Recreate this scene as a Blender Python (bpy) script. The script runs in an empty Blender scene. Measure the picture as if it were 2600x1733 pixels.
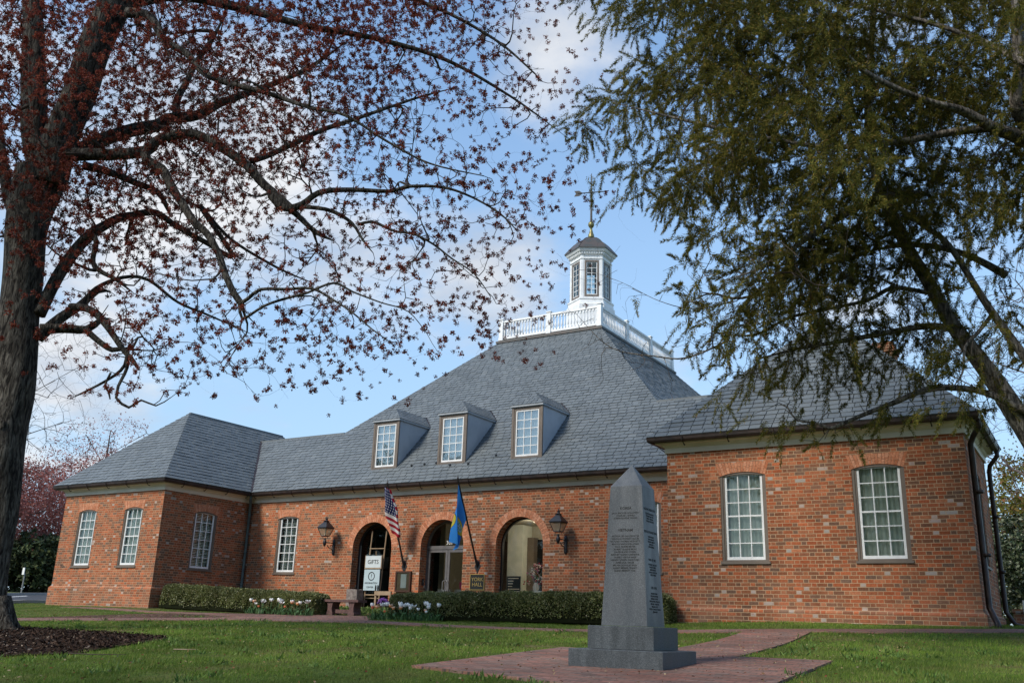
import bpy, bmesh, math, random
import numpy as np
from mathutils import Vector, Matrix
S = bpy.context.scene
COL = S.collection
rng = np.random.default_rng(11)
random.seed(5)

# ------------------------------------------------------------------ camera
cam = bpy.data.objects.new('camera', bpy.data.cameras.new('camera'))
COL.objects.link(cam)
PITCH, ROLL, YAW = 0.298, 0.033, -0.563
fwd = Vector((math.sin(YAW)*math.cos(PITCH), math.cos(YAW)*math.cos(PITCH), math.sin(PITCH)))
rgt = Vector((math.cos(YAW), -math.sin(YAW), 0)); upv = rgt.cross(fwd)
r2 = rgt*math.cos(ROLL)+upv*math.sin(ROLL); u2 = upv*math.cos(ROLL)-rgt*math.sin(ROLL)
cam.matrix_world = Matrix(((r2.x, u2.x, -fwd.x, 0), (r2.y, u2.y, -fwd.y, 0), (r2.z, u2.z, -fwd.z, -0.248), (0, 0, 0, 1)))
cam.data.sensor_width = 36; cam.data.lens = 32.37; cam.data.clip_start = .05; cam.data.clip_end = 3000
S.camera = cam

# ------------------------------------------------------------------ sun, sky
SUN = Vector((-0.25, -0.72, 0.67)).normalized()
sl = bpy.data.lights.new('sun', 'SUN'); sl.energy = 2.0; sl.angle = math.radians(15); sl.color = (1, .93, .82)
so = bpy.data.objects.new('sun', sl); COL.objects.link(so)
so.rotation_euler = (-SUN).to_track_quat('-Z', 'Y').to_euler(); so.location = (-20, -30, 40)
W = bpy.data.worlds.new('World'); S.world = W; W.use_nodes = True
S.view_settings.view_transform = 'Standard'; S.view_settings.look = 'None'
S.view_settings.exposure = 1.0; S.view_settings.gamma = 1

class NT:
    """small helper for writing node trees"""
    def __init__(s, t): s.t = t; s.n = t.nodes; s.l = t.links
    def new(s, typ, **kw):
        nd = s.n.new(typ)
        for k, v in kw.items(): setattr(nd, k, v)
        return nd
    def put(s, sock, v):
        if hasattr(v, 'is_output'): s.l.new(v, sock)
        elif v is not None: sock.default_value = v
    def m(s, op, a, b=None, c=None, clamp=False):
        nd = s.new('ShaderNodeMath', operation=op); nd.use_clamp = clamp
        s.put(nd.inputs[0], a); s.put(nd.inputs[1], b); s.put(nd.inputs[2], c)
        return nd.outputs[0]
    def mr(s, v, a, b, c=0., d=1., smooth=True):
        nd = s.new('ShaderNodeMapRange'); nd.interpolation_type = 'SMOOTHSTEP' if smooth else 'LINEAR'
        for i, x in enumerate((v, a, b, c, d)): s.put(nd.inputs[i], x)
        return nd.outputs[0]
    def mix(s, f, a, b, blend='MIX'):
        nd = s.new('ShaderNodeMix', data_type='RGBA', blend_type=blend)
        s.put(nd.inputs[0], f)
        for i, x in ((6, a), (7, b)):
            s.put(nd.inputs[i], (*x, 1) if isinstance(x, tuple) and len(x) == 3 else x)
        return nd.outputs[2]
    def noise(s, vec, scale, detail=4, rough=.55, dist=0.):
        nd = s.new('ShaderNodeTexNoise'); s.put(nd.inputs['Vector'], vec)
        nd.inputs['Scale'].default_value = scale; nd.inputs['Detail'].default_value = detail
        nd.inputs['Roughness'].default_value = rough; nd.inputs['Distortion'].default_value = dist
        return nd.outputs[0]
    def xyz(s, a, b, c):
        nd = s.new('ShaderNodeCombineXYZ')
        for i, x in enumerate((a, b, c)): s.put(nd.inputs[i], x)
        return nd.outputs[0]
    def sep(s, v):
        nd = s.new('ShaderNodeSeparateXYZ'); s.put(nd.inputs[0], v); return nd.outputs
    def ramp(s, f, stops, const=False):
        nd = s.new('ShaderNodeValToRGB'); cr = nd.color_ramp
        if const: cr.interpolation = 'CONSTANT'
        while len(cr.elements) < len(stops): cr.elements.new(.5)
        for e, (p, c) in zip(cr.elements, stops): e.position = p; e.color = (*c, 1)
        s.put(nd.inputs[0], f); return nd.outputs[0]

def world_sky():
    q = NT(W.node_tree); q.n.clear()
    out = q.new('ShaderNodeOutputWorld'); bg = q.new('ShaderNodeBackground'); bg.inputs[1].default_value = SKY_STRENGTH
    sky = q.new('ShaderNodeTexSky', sky_type='NISHITA'); sky.sun_disc = False
    sky.sun_elevation = math.asin(SUN.z); sky.sun_rotation = math.atan2(SUN.x, SUN.y)
    sky.air_density = 1.15; sky.dust_density = .5; sky.ozone_density = 2.0
    co = q.new('ShaderNodeTexCoord').outputs['Generated']
    x, y, z = q.sep(co)
    zz = q.m('MAXIMUM', z, .03)
    den = q.m('ADD', zz, .25)
    flat = q.xyz(q.m('DIVIDE', x, den), q.m('DIVIDE', y, den), q.m('MULTIPLY', z, 1.2))
    n1 = q.noise(flat, 2.3, 8, .56, .25)
    n2 = q.noise(flat, 6.5, 6, .6, .1)
    d = q.m('ADD', q.m('MULTIPLY', n1, .75), q.m('MULTIPLY', n2, .25))
    # broad cloud banks: (azimuth from +Y towards +X, elevation, spread, weight)
    acc = None
    for az, el, sp, wt in CLOUDS:
        a, e = math.radians(az), math.radians(el)
        c = (math.sin(a)*math.cos(e), math.cos(a)*math.cos(e), math.sin(e))
        vm = q.new('ShaderNodeVectorMath', operation='DISTANCE'); q.put(vm.inputs[0], co); vm.inputs[1].default_value = c
        g = q.mr(vm.outputs['Value'], 0., math.radians(sp), wt, 0.)
        acc = g if acc is None else q.m('ADD', acc, g)
    d = q.m('ADD', d, acc)
    mask = q.mr(d, .55, .82)
    shade = q.mr(q.noise(flat, 4.0, 5, .5), .35, .7)
    ccol = q.mix(shade, (2.15, 2.38, 2.75), (3.6, 3.62, 3.65))
    # horizon haze
    hz = q.mr(z, 0., .75, .80, .10)
    base = q.mix(1.0, sky.outputs[0], SKY_TINT, 'MULTIPLY')
    base = q.mix(hz, base, (1.75, 2.55, 3.5))
    col = q.mix(q.m('MULTIPLY', mask, .92), base, ccol)
    q.l.new(col, bg.inputs[0]); q.l.new(bg.outputs[0], out.inputs[0])
SKY_STRENGTH = .13
SKY_TINT = (.76, .87, .94)
CLOUDS = [(-29.0, 35, 8, .30), (-31.5, 31, 5, .16), (-57, 28, 15, .30), (-50, 23, 10, .24), (-33, 20, 8, .28), (-41, 21, 7, .12), (-59, 11.5, 12, .22), (-12, 20, 9, .14), (-22, 13, 7, .12), (30, 30, 40, .1), (150, 30, 60, .12)]
world_sky()

# ------------------------------------------------------------------ materials
def material(name, color=(.5, .5, .5), rough=.6, spec=.3, color2=None, nscale=6., bump=0., bscale=40., metal=0., coat=0., detail=5, lo=.35, hi=.65):
    mt = bpy.data.materials.new(name); mt.use_nodes = True
    q = NT(mt.node_tree); b = q.n['Principled BSDF']
    b.inputs['Roughness'].default_value = rough; b.inputs['Specular IOR Level'].default_value = spec
    b.inputs['Metallic'].default_value = metal; b.inputs['Coat Weight'].default_value = coat
    pos = q.new('ShaderNodeNewGeometry').outputs['Position']
    if color2 is None: color2 = tuple(c*.8 for c in color)
    q.l.new(q.mix(q.mr(q.noise(pos, nscale, detail), lo, hi), color, color2), b.inputs['Base Color'])
    if bump:
        bn = q.new('ShaderNodeBump'); bn.inputs['Strength'].default_value = bump; bn.inputs['Distance'].default_value = .02
        q.l.new(q.noise(pos, bscale, 6), bn.inputs['Height']); q.l.new(bn.outputs[0], b.inputs['Normal'])
    return mt

def island_material(name, stops, rough=.6, spec=.3, nscale=8., namp=.35, trans=0., const=False):
    """colour picked per loose piece (slates, voussoirs, leaves, petals)"""
    mt = bpy.data.materials.new(name); mt.use_nodes = True
    q = NT(mt.node_tree); b = q.n['Principled BSDF']
    b.inputs['Roughness'].default_value = rough; b.inputs['Specular IOR Level'].default_value = spec
    g = q.new('ShaderNodeNewGeometry')
    col = q.ramp(g.outputs['Random Per Island'], stops, const)
    k = q.mr(q.noise(g.outputs['Position'], nscale, 5), .3, .7, 1-namp, 1+namp)
    col = q.mix(1.0, col, q.xyz(k, k, k), 'MULTIPLY')
    q.l.new(col, b.inputs['Base Color'])
    if trans:
        t = q.new('ShaderNodeBsdfTranslucent'); q.l.new(col, t.inputs[0])
        ms = q.new('ShaderNodeMixShader'); ms.inputs[0].default_value = trans
        q.l.new(b.outputs[0], ms.inputs[1]); q.l.new(t.outputs[0], ms.inputs[2])
        q.l.new(ms.outputs[0], q.n['Material Output'].inputs[0])
    return mt

def bond(q, u, v, L, hfrac, ch, mortar):
    """brick bond: stretcher and header per unit L; returns random value, random colour, mortar mask"""
    vr = q.m('DIVIDE', v, ch); row = q.m('FLOOR', vr); fv = q.m('FRACT', vr)
    par = q.m('MULTIPLY', q.m('FLOORED_MODULO', row, 2.), .5)
    uu = q.m('ADD', q.m('DIVIDE', u, L), par); cell = q.m('FLOOR', uu); fu = q.m('FRACT', uu)
    if hfrac:
        isH = q.m('GREATER_THAN', fu, 1-hfrac)
        ls = q.m('DIVIDE', fu, 1-hfrac); lh = q.m('DIVIDE', q.m('SUBTRACT', fu, 1-hfrac), hfrac)
        ds = q.m('MULTIPLY', q.m('MINIMUM', ls, q.m('SUBTRACT', 1., ls)), L*(1-hfrac))
        dh = q.m('MULTIPLY', q.m('MINIMUM', lh, q.m('SUBTRACT', 1., lh)), L*hfrac)
        du = q.m('ADD', q.m('MULTIPLY', dh, isH), q.m('MULTIPLY', ds, q.m('SUBTRACT', 1., isH)))
    else:
        isH = 0.
        du = q.m('MULTIPLY', q.m('MINIMUM', fu, q.m('SUBTRACT', 1., fu)), L)
    dv = q.m('MULTIPLY', q.m('MINIMUM', fv, q.m('SUBTRACT', 1., fv)), ch)
    mask = q.mr(q.m('MINIMUM', du, dv), mortar*.6, mortar*1.25)
    wn = q.new('ShaderNodeTexWhiteNoise', noise_dimensions='3D')
    q.l.new(q.xyz(cell, row, isH), wn.inputs['Vector'])
    return wn.outputs['Value'], wn.outputs['Color'], mask, isH

def brick_material(name, palette, mortar_col, L=.318, hfrac=.335, ch=.0762, mortar=.0062, floor=False, weather=.18):
    mt = bpy.data.materials.new(name); mt.use_nodes = True
    q = NT(mt.node_tree); b = q.n['Principled BSDF']; b.inputs['Roughness'].default_value = .85; b.inputs['Specular IOR Level'].default_value = .15
    g = q.new('ShaderNodeNewGeometry'); pos = g.outputs['Position']
    wob = q.noise(pos, 9., 2)
    x, y, z = q.sep(pos); nx, ny, nz = q.sep(g.outputs['True Normal'])
    side = q.m('GREATER_THAN', q.m('ABSOLUTE', nx), .6)
    u = x if floor else q.m('ADD', q.m('MULTIPLY', y, side), q.m('MULTIPLY', x, q.m('SUBTRACT', 1., side)))
    v = y if floor else z
    u = q.m('ADD', u, q.m('MULTIPLY', q.m('SUBTRACT', wob, .5), .016))
    v = q.m('ADD', v, q.m('MULTIPLY', q.m('SUBTRACT', q.noise(pos, 5., 2), .5), .012))
    rv, rc, mask, isH = bond(q, u, v, L, hfrac, ch, mortar)
    col = q.ramp(rv, palette)
    _, rg, rb = q.sep(rc)
    k = q.m('MULTIPLY', q.mr(rg, 0, 1, .84, 1.14, False), q.mr(q.noise(pos, 30., 4), .3, .7, .82, 1.15))
    k = q.m('MULTIPLY', k, q.mr(q.noise(pos, .7, 4), .3, .7, 1-weather, 1+weather*.6))
    col = q.mix(1., col, q.xyz(k, k, k), 'MULTIPLY')
    # lime bloom on scattered bricks
    if not floor:
        th = q.m('ADD', .988, q.m('MULTIPLY', isH, -.055))
        pale = q.m('MULTIPLY', q.m('GREATER_THAN', rb, th), q.mr(q.noise(pos, 24., 4), .25, .45, .35, 1.))
        col = q.mix(q.m('MULTIPLY', pale, .68), col, (.44, .41, .375))
        soot = q.noise(q.xyz(q.m('MULTIPLY', u, 2.6), 3., q.m('MULTIPLY', z, .45)), 1., 5, .6)
        ks = q.mr(soot, .5, .75, 1., .74); col = q.mix(1., col, q.xyz(ks, ks, ks), 'MULTIPLY')
        damp = q.m('MULTIPLY', q.mr(z, .9, -.1), q.mr(q.noise(q.xyz(q.m('MULTIPLY', u, 1.3), 0., q.m('MULTIPLY', z, .9)), 1., 5), .42, .65))
        col = q.mix(q.m('MULTIPLY', damp, .45), col, (.30, .17, .115))
    mcol = q.mix(q.mr(q.noise(pos, 3., 3), .3, .7), mortar_col, tuple(c*.75 for c in mortar_col))
    q.l.new(q.mix(mask, mcol, col), b.inputs['Base Color'])
    bn = q.new('ShaderNodeBump'); bn.inputs['Strength'].default_value = .6; bn.inputs['Distance'].default_value = .008
    q.l.new(q.m('ADD', mask, q.m('MULTIPLY', q.noise(pos, 60., 4), .5)), bn.inputs['Height']); q.l.new(bn.outputs[0], b.inputs['Normal'])
    return mt
PALE = .945
MT = {}
MT['brick'] = brick_material('handmade_brick', [(0, (.43, .128, .055)), (.22, (.34, .092, .038)), (.44, (.37, .138, .066)), (.60, (.25, .090, .044)), (.74, (.195, .096, .058)), (.86, (.165, .098, .068)), (.94, (.30, .102, .047)), (1, (.45, .17, .085))], (.48, .325, .20))
MT['paver'] = brick_material('brick_paving', [(0, (.215, .108, .080)), (.35, (.26, .132, .098)), (.6, (.165, .108, .088)), (.85, (.225, .145, .115)), (1, (.28, .120, .088))], (.075, .06, .052), L=.205, hfrac=0, ch=.105, mortar=.0058, floor=True, weather=.25)
MT['voussoir'] = island_material('rubbed_brick', [(0, (.44, .165, .085)), (.4, (.54, .24, .135)), (.7, (.40, .14, .068)), (1, (.60, .30, .185))], .85, .15, 30., .2)
MT['slate'] = island_material('roof_slate', [(0, (.108, .122, .128)), (.3, (.124, .139, .145)), (.6, (.136, .151, .156)), (.88, (.118, .133, .138)), (1, (.150, .164, .167))], .55, .35, 1.2, .08)
MT['taupe'] = material('taupe_paint', (.165, .132, .105), .5, .35, (.14, .112, .09), 3.)
MT['cornice'] = material('cornice_paint', (.74, .67, .55), .5, .3, (.66, .59, .48), 2.)
MT['white'] = material('white_paint', (.80, .80, .78), .4, .4, (.70, .70, .69), 4.)
MT['clapboard'] = material('grey_board', (.40, .43, .46), .55, .3, (.35, .38, .41), 2.)
MT['bronze'] = material('dark_copper', (.026, .019, .017), .45, .45, (.050, .032, .026), 5., metal=.3)
MT['verdigris'] = material('green_copper', (.10, .135, .13), .55, .4, (.065, .085, .085), 6.)
MT['iron'] = material('black_iron', (.012, .012, .014), .45, .5, (.02, .02, .022), 20.)
MT['bronze_plain'] = material('weathered_pole', (.02, .016, .014), .5, .5)
MT['alu'] = material('grey_aluminium', (.17, .155, .15), .4, .5, metal=.3)
MT['plaster'] = material('beige_plaster', (.40, .37, .29), .8, .2, (.36, .33, .26), 1.)
MT['dark'] = material('dark_interior', (.012, .012, .013), .8, .1)
MT['granite2'] = None
MT['wood'] = material('dark_wood', (.075, .035, .02), .5, .3, (.05, .022, .014), 30.)
MT['easel'] = material('pale_wood', (.34, .24, .15), .5, .3)
MT['gold'] = material('gilt', (.62, .42, .12), .35, .5, (.5, .36, .14), 10., metal=.7)
MT['oldgold'] = material('weathered_gilt', (.20, .15, .06), .4, .5, (.2, .2, .08), 12., metal=.5)
MT['copper_roof'] = material('copper_roof', (.105, .085, .074), .5, .4, (.075, .078, .072), 3.5, metal=.3, bump=.1)
MT['curtain'] = material('pale_curtain', (.74, .76, .69), .85, .1, (.62, .66, .59), 3.)
MT['sheer'] = material('white_sheer', (.82, .86, .86), .8, .1, (.74, .80, .82), 2.)
MT['ink'] = material('black_lettering', (.012, .012, .012), .6, .2)
MT['pinkpaper'] = material('pink_paper', (.75, .10, .28), .7, .1, (.7, .09, .26))
MT['paper'] = material('white_paper', (.75, .75, .72), .7, .1, (.7, .7, .68))
MT['offwhite'] = material('dull_white', (.56, .60, .60), .6, .2, (.52, .56, .56))
MT['signblue'] = material('pale_grey_board', (.42, .50, .52), .6, .2, (.40, .48, .50))
MT['navy'] = material('navy_panel', (.03, .045, .07), .5, .3)
MT['plaque'] = material('plaque_black', (.02, .02, .018), .4, .4)
MT['concrete'] = material('rough_stone', (.26, .215, .19), .9, .15, (.16, .13, .115), 14., .4, 60.)
MT['benchstone'] = material('red_stone', (.15, .085, .075), .75, .2, (.10, .06, .055), 16., .2, 60.)
MT['asphalt'] = material('asphalt', (.075, .078, .085), .8, .2, (.055, .058, .062), 8., .2, 80.)
MT['kerb'] = material('kerb_stone', (.34, .32, .30), .85, .2, (.25, .24, .22), 10.)
MT['leadgrey'] = material('grey_metal', (.25, .25, .24), .5, .4)

def granite(name, c1, c2, rough, spec, stain=.3):
    mt = bpy.data.materials.new(name); mt.use_nodes = True
    q = NT(mt.node_tree); b = q.n['Principled BSDF']; b.inputs['Roughness'].default_value = rough; b.inputs['Specular IOR Level'].default_value = spec
    pos = q.new('ShaderNodeNewGeometry').outputs['Position']
    v = q.new('ShaderNodeTexVoronoi'); v.inputs['Scale'].default_value = 170.; q.put(v.inputs['Vector'], pos)
    r, g_, bl = q.sep(v.outputs['Color'])
    col = q.mix(q.m('MULTIPLY', r, r), c1, c2)
    x, y, z = q.sep(pos)
    st = q.noise(q.xyz(q.m('MULTIPLY', x, 9.), q.m('MULTIPLY', y, 9.), q.m('MULTIPLY', z, 1.6)), 1., 5, .6)
    k = q.mr(st, .3, .7, 1-stain, 1+stain*.6)
    q.l.new(q.mix(1., col, q.xyz(k, k, k), 'MULTIPLY'), b.inputs['Base Color'])
    q.l.new(q.mr(st, .3, .7, rough-.06, rough+.1), b.inputs['Roughness'])
    return mt
MT['granite'] = granite('grey_granite', (.060, .066, .072), (.112, .121, .128), .34, .4, .12)
MT['granite_dark'] = granite('sawn_granite', (.045, .052, .057), (.10, .113, .12), .5, .35, .28)

def glass_material(name, tint, boost, rough=.015):
    mt = bpy.data.materials.new(name); mt.use_nodes = True
    q = NT(mt.node_tree); q.n.remove(q.n['Principled BSDF'])
    tr = q.new('ShaderNodeBsdfTransparent'); tr.inputs[0].default_value = (*tint, 1)
    gl = q.new('ShaderNodeBsdfGlossy'); gl.inputs['Roughness'].default_value = rough; gl.inputs[0].default_value = (.9, .95, .95, 1)
    fr = q.new('ShaderNodeFresnel'); fr.inputs[0].default_value = 1.5
    bn = q.new('ShaderNodeBump'); bn.inputs['Strength'].default_value = .03; bn.inputs['Distance'].default_value = .02
    q.l.new(q.noise(q.new('ShaderNodeNewGeometry').outputs['Position'], 5., 2), bn.inputs['Height'])
    q.l.new(bn.outputs[0], gl.inputs['Normal'])
    ms = q.new('ShaderNodeMixShader'); q.l.new(q.m('ADD', q.m('MULTIPLY', fr.outputs[0], 1.4), boost, clamp=True), ms.inputs[0])
    q.l.new(tr.outputs[0], ms.inputs[1]); q.l.new(gl.outputs[0], ms.inputs[2])
    q.l.new(ms.outputs[0], q.n['Material Output'].inputs[0])
    return mt
MT['glass'] = glass_material('window_glass', (.88, .93, .90), .0)
MT['glass_dormer'] = glass_material('bright_glass', (.9, .95, .95), .22)
MT['glass_dark'] = glass_material('door_glass', (.55, .57, .55), .05)
MT['clear_glass'] = glass_material('lobby_glass', (.9, .92, .9), .0)

def lamp_material(name, col, strength):
    mt = bpy.data.materials.new(name); mt.use_nodes = True
    b = mt.node_tree.nodes['Principled BSDF']; b.inputs['Base Color'].default_value = (*col, 1)
    b.inputs['Emission Color'].default_value = (*col, 1); b.inputs['Emission Strength'].default_value = strength
    return mt
MT['lampglow'] = lamp_material('lit_dome', (1, .82, .55), 2.2)
def frosted(name, col):
    mt = bpy.data.materials.new(name); mt.use_nodes = True; q = NT(mt.node_tree); q.n.remove(q.n['Principled BSDF'])
    tr = q.new('ShaderNodeBsdfTransparent'); tr.inputs[0].default_value = (.95, .92, .85, 1)
    d = q.new('ShaderNodeBsdfDiffuse'); d.inputs[0].default_value = (*col, 1); t = q.new('ShaderNodeBsdfTranslucent'); t.inputs[0].default_value = (*col, 1)
    m1 = q.new('ShaderNodeMixShader'); q.l.new(d.outputs[0], m1.inputs[1]); q.l.new(t.outputs[0], m1.inputs[2])
    m2 = q.new('ShaderNodeMixShader'); m2.inputs[0].default_value = .45; q.l.new(tr.outputs[0], m2.inputs[1]); q.l.new(m1.outputs[0], m2.inputs[2])
    q.l.new(m2.outputs[0], q.n['Material Output'].inputs[0]); return mt
MT['lanternglass'] = frosted('lantern_glass', (.62, .54, .40))
MT['candle'] = material('candle_sleeve', (.75, .70, .60), .6, .2)

# ------------------------------------------------------------------ object helpers
def setprops(o, label=None, cat=None, group=None, kind=None):
    for k, v in (('label', label), ('category', cat), ('group', group), ('kind', kind)):
        if v: o[k] = v
    return o
def thing(name, label, cat, loc=(0, 0, 0), group=None):
    o = bpy.data.objects.new(name, None); COL.objects.link(o); o.location = loc; o.empty_display_size = .3
    return setprops(o, label, cat, group)
def origin(o):
    v = Vector((0, 0, 0))
    while o: v += o.location; o = o.parent
    return v
def np_mesh(name, verts, faces, mat, smooth=False):
    """faces: list of arrays (n,k) or list of lists"""
    me = bpy.data.meshes.new(name)
    verts = np.asarray(verts, dtype=np.float32).reshape(-1, 3)
    if isinstance(faces, np.ndarray): faces = [faces]
    if len(faces) and isinstance(faces[0], np.ndarray) and faces[0].ndim == 2:
        idx = np.concatenate([f.ravel() for f in faces]).astype(np.int32)
        tot = np.concatenate([np.full(len(f), f.shape[1], np.int32) for f in faces])
    else:
        idx = np.array([i for f in faces for i in f], np.int32); tot = np.array([len(f) for f in faces], np.int32)
    start = np.zeros(len(tot), np.int32); start[1:] = np.cumsum(tot)[:-1]
    me.vertices.add(len(verts)); me.vertices.foreach_set('co', verts.ravel())
    me.loops.add(len(idx)); me.loops.foreach_set('vertex_index', idx)
    me.polygons.add(len(tot)); me.polygons.foreach_set('loop_start', start)
    me.polygons.foreach_set('use_smooth', np.full(len(tot), bool(smooth)))
    me.update(calc_edges=True)
    if isinstance(mat, (list, tuple)):
        for m_ in mat: me.materials.append(m_)
    else: me.materials.append(mat)
    return me
def link(name, me, parent=None, loc=(0, 0, 0)):
    o = bpy.data.objects.new(name, me); COL.objects.link(o); o.location = loc
    if parent: o.parent = parent
    return o

class MB:
    """collects world-space geometry for ONE mesh object"""
    def __init__(s): s.v = []; s.f = []; s.mi = []
    def add(s, vs, fs, mi=0):
        k = len(s.v); s.v += [tuple(v) for v in vs]; s.f += [[i+k for i in f] for f in fs]; s.mi += [mi]*len(fs)
    def quad(s, a, b, c, d, mi=0): s.add((a, b, c, d), ((0, 1, 2, 3),), mi)
    def box(s, lo, hi, mi=0):
        x0, y0, z0 = lo; x1, y1, z1 = hi
        s.add(((x0, y0, z0), (x1, y0, z0), (x1, y1, z0), (x0, y1, z0), (x0, y0, z1), (x1, y0, z1), (x1, y1, z1), (x0, y1, z1)),
              ((3, 2, 1, 0), (4, 5, 6, 7), (0, 1, 5, 4), (1, 2, 6, 5), (2, 3, 7, 6), (3, 0, 4, 7)), mi)
    def obox(s, c, ax, ay, az, mi=0):
        c, ax, ay, az = map(Vector, (c, ax, ay, az))
        vs = [c+i*ax+j*ay+k*az for k in (-1, 1) for i, j in ((-1, -1), (1, -1), (1, 1), (-1, 1))]
        s.add(vs, ((3, 2, 1, 0), (4, 5, 6, 7), (0, 1, 5, 4), (1, 2, 6, 5), (2, 3, 7, 6), (3, 0, 4, 7)), mi)
    def tube(s, pts, rad, n=8, caps=True, mi=0):
        pts = [Vector(p) for p in pts]
        if not hasattr(rad, '__len__'): rad = [rad]*len(pts)
        k = len(s.v); ref = None
        for i, p in enumerate(pts):
            t = (pts[min(i+1, len(pts)-1)]-pts[max(i-1, 0)]).normalized()
            if ref is None: ref = t.orthogonal().normalized()
            ref = (ref-t*ref.dot(t)).normalized(); bb = t.cross(ref)
            for j in range(n):
                a = 2*math.pi*j/n
                s.v.append(tuple(p+(ref*math.cos(a)+bb*math.sin(a))*rad[i]))
        for i in range(len(pts)-1):
            for j in range(n):
                s.f.append([k+i*n+j, k+i*n+(j+1) % n, k+(i+1)*n+(j+1) % n, k+(i+1)*n+j]); s.mi.append(mi)
        if caps:
            s.f += [[k+j for j in range(n)][::-1], [k+(len(pts)-1)*n+j for j in range(n)]]; s.mi += [mi, mi]
    def lathe(s, c, prof, n=16, rot=0., mi=0, sx=1., sy=1.):
        k = len(s.v)
        for r, z in prof:
            for j in range(n):
                a = rot+2*math.pi*j/n
                s.v.append((c[0]+r*sx*math.cos(a), c[1]+r*sy*math.sin(a), c[2]+z))
        for i in range(len(prof)-1):
            for j in range(n):
                s.f.append([k+i*n+j, k+i*n+(j+1) % n, k+(i+1)*n+(j+1) % n, k+(i+1)*n+j]); s.mi.append(mi)
        s.f += [[k+j for j in range(n)][::-1], [k+(len(prof)-1)*n+j for j in range(n)]]; s.mi += [mi, mi]
    def build(s, name, mat, parent=None, smooth=False, loc=None):
        """parented: verts are made relative to the parent's origin; top-level with loc: relative to loc"""
        o0 = origin(parent) if parent else Vector(loc or (0, 0, 0))
        v = np.array(s.v, np.float64).reshape(-1, 3)-np.array(o0)
        me = np_mesh(name, v, s.f, mat, smooth)
        if len(set(s.mi)) > 1: me.polygons.foreach_set('material_index', np.array(s.mi, np.int32))
        return link(name, me, parent, (0, 0, 0) if parent else o0)

# lettering -> meshes (made first, while the scene is small)
def letters(specs):
    obs = []
    for key, body, size, ls in specs:
        cu = bpy.data.curves.new('t', 'FONT'); cu.body = body; cu.size = size; cu.align_x = 'CENTER'; cu.align_y = 'CENTER'
        cu.space_line = ls; cu.extrude = .0015; cu.offset = size*.022 if size < .06 else 0; cu.resolution_u = 3
        o = bpy.data.objects.new('t', cu); COL.objects.link(o); obs.append((key, o))
    dg = bpy.context.evaluated_depsgraph_get(); out = {}
    for key, o in obs:
        me = bpy.data.meshes.new_from_object(o.evaluated_get(dg))
        out[key] = ([v.co.copy() for v in me.vertices], [list(p.vertices) for p in me.polygons])
        bpy.data.meshes.remove(me)
    for key, o in obs:
        cu = o.data; bpy.data.objects.remove(o); bpy.data.curves.remove(cu)
    return out
VIET = ['ARTHUR LEE GALLOWAY JR', 'DOUGLAS WARREN HOUSE', 'RICHARD THOMAS HODGETT', 'MARYUS NAPOLEON JONES', 'PAUL ADAMS MEYER', 'ROBERT EUGENE MOSS', 'DAVID BLAND OWEN', 'RODNEY GLENN OXENDINE', 'GILBERT WAYNE PAGE', 'HERBERT JOSEPH PARZYNSKI', 'JAMES DOIL RACER', 'MELVIN DOUGLAS RASH', 'ALBERT MERREL TINNEY', 'GLENN MERRITT TAIL']
TXT = letters([
    ('korea', 'KOREA', .042, 1), ('koreaN', 'JACK SINCLAIR HOLLOWAY\nCHARLES L SEWELL\nJOSEPH EUGENE WOOD', .0255, 1.12),
    ('viet', 'VIETNAM', .042, 1), ('vietN', '\n'.join(VIET), .0255, 1.12),
    ('bac', "BACON'S REBELLION", .036, 1), ('bacN', 'THOMAS HANSFORD\nTHOMAS WILFORD\nHENRY FREEMAN\nTHOMAS WATSON', .026, 1.05),
    ('rev', 'REVOLUTIONARY WAR', .036, 1), ('revN', 'JOHN ROGERS\nJOHN ARCHER\nTHOMAS GIBSON\nJAMES FOX\nJAMES RUSSELL', .026, 1.05),
    ('1812', 'WAR OF 1812', .036, 1), ('1812N', 'TOUSANT CROCKETT\nCURTIS D LINSEY\nJAMES MARTIN\nRANDOL WATSON\nHENRY EVANS', .026, 1.05),
    ('civ', 'CIVIL WAR', .036, 1), ('civN', 'ANDREW S BAIN\nFREDERICK BELVIN\nEDWARD COOKE\nSEMORE BERVIL DUNTON\nWILLIAM C DUNTON\nWILLIAM L LILLY\nWYTHE CHARLES W DIGGES\nJULIAN DIX', .026, 1.05),
    ('york', 'YORK\nHALL', .155, .95), ('gifts', 'GiFTS', .185, 1), ('q', '?', .17, 1), ('info', 'INFORMATION', .078, 1), ('center', 'CENTER', .078, 1),
    ('301', '301', .17, 1), ('301b', '301', .16, 1)])
def put_text(mb, key, o, U, V, N, lift=.002, mi=0):
    vs, fs = TXT[key]; o, U, V, N = map(Vector, (o, U, V, N))
    mb.add([o+U*v.x+V*v.y+N*(lift+v.z) for v in vs], fs, mi)

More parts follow.
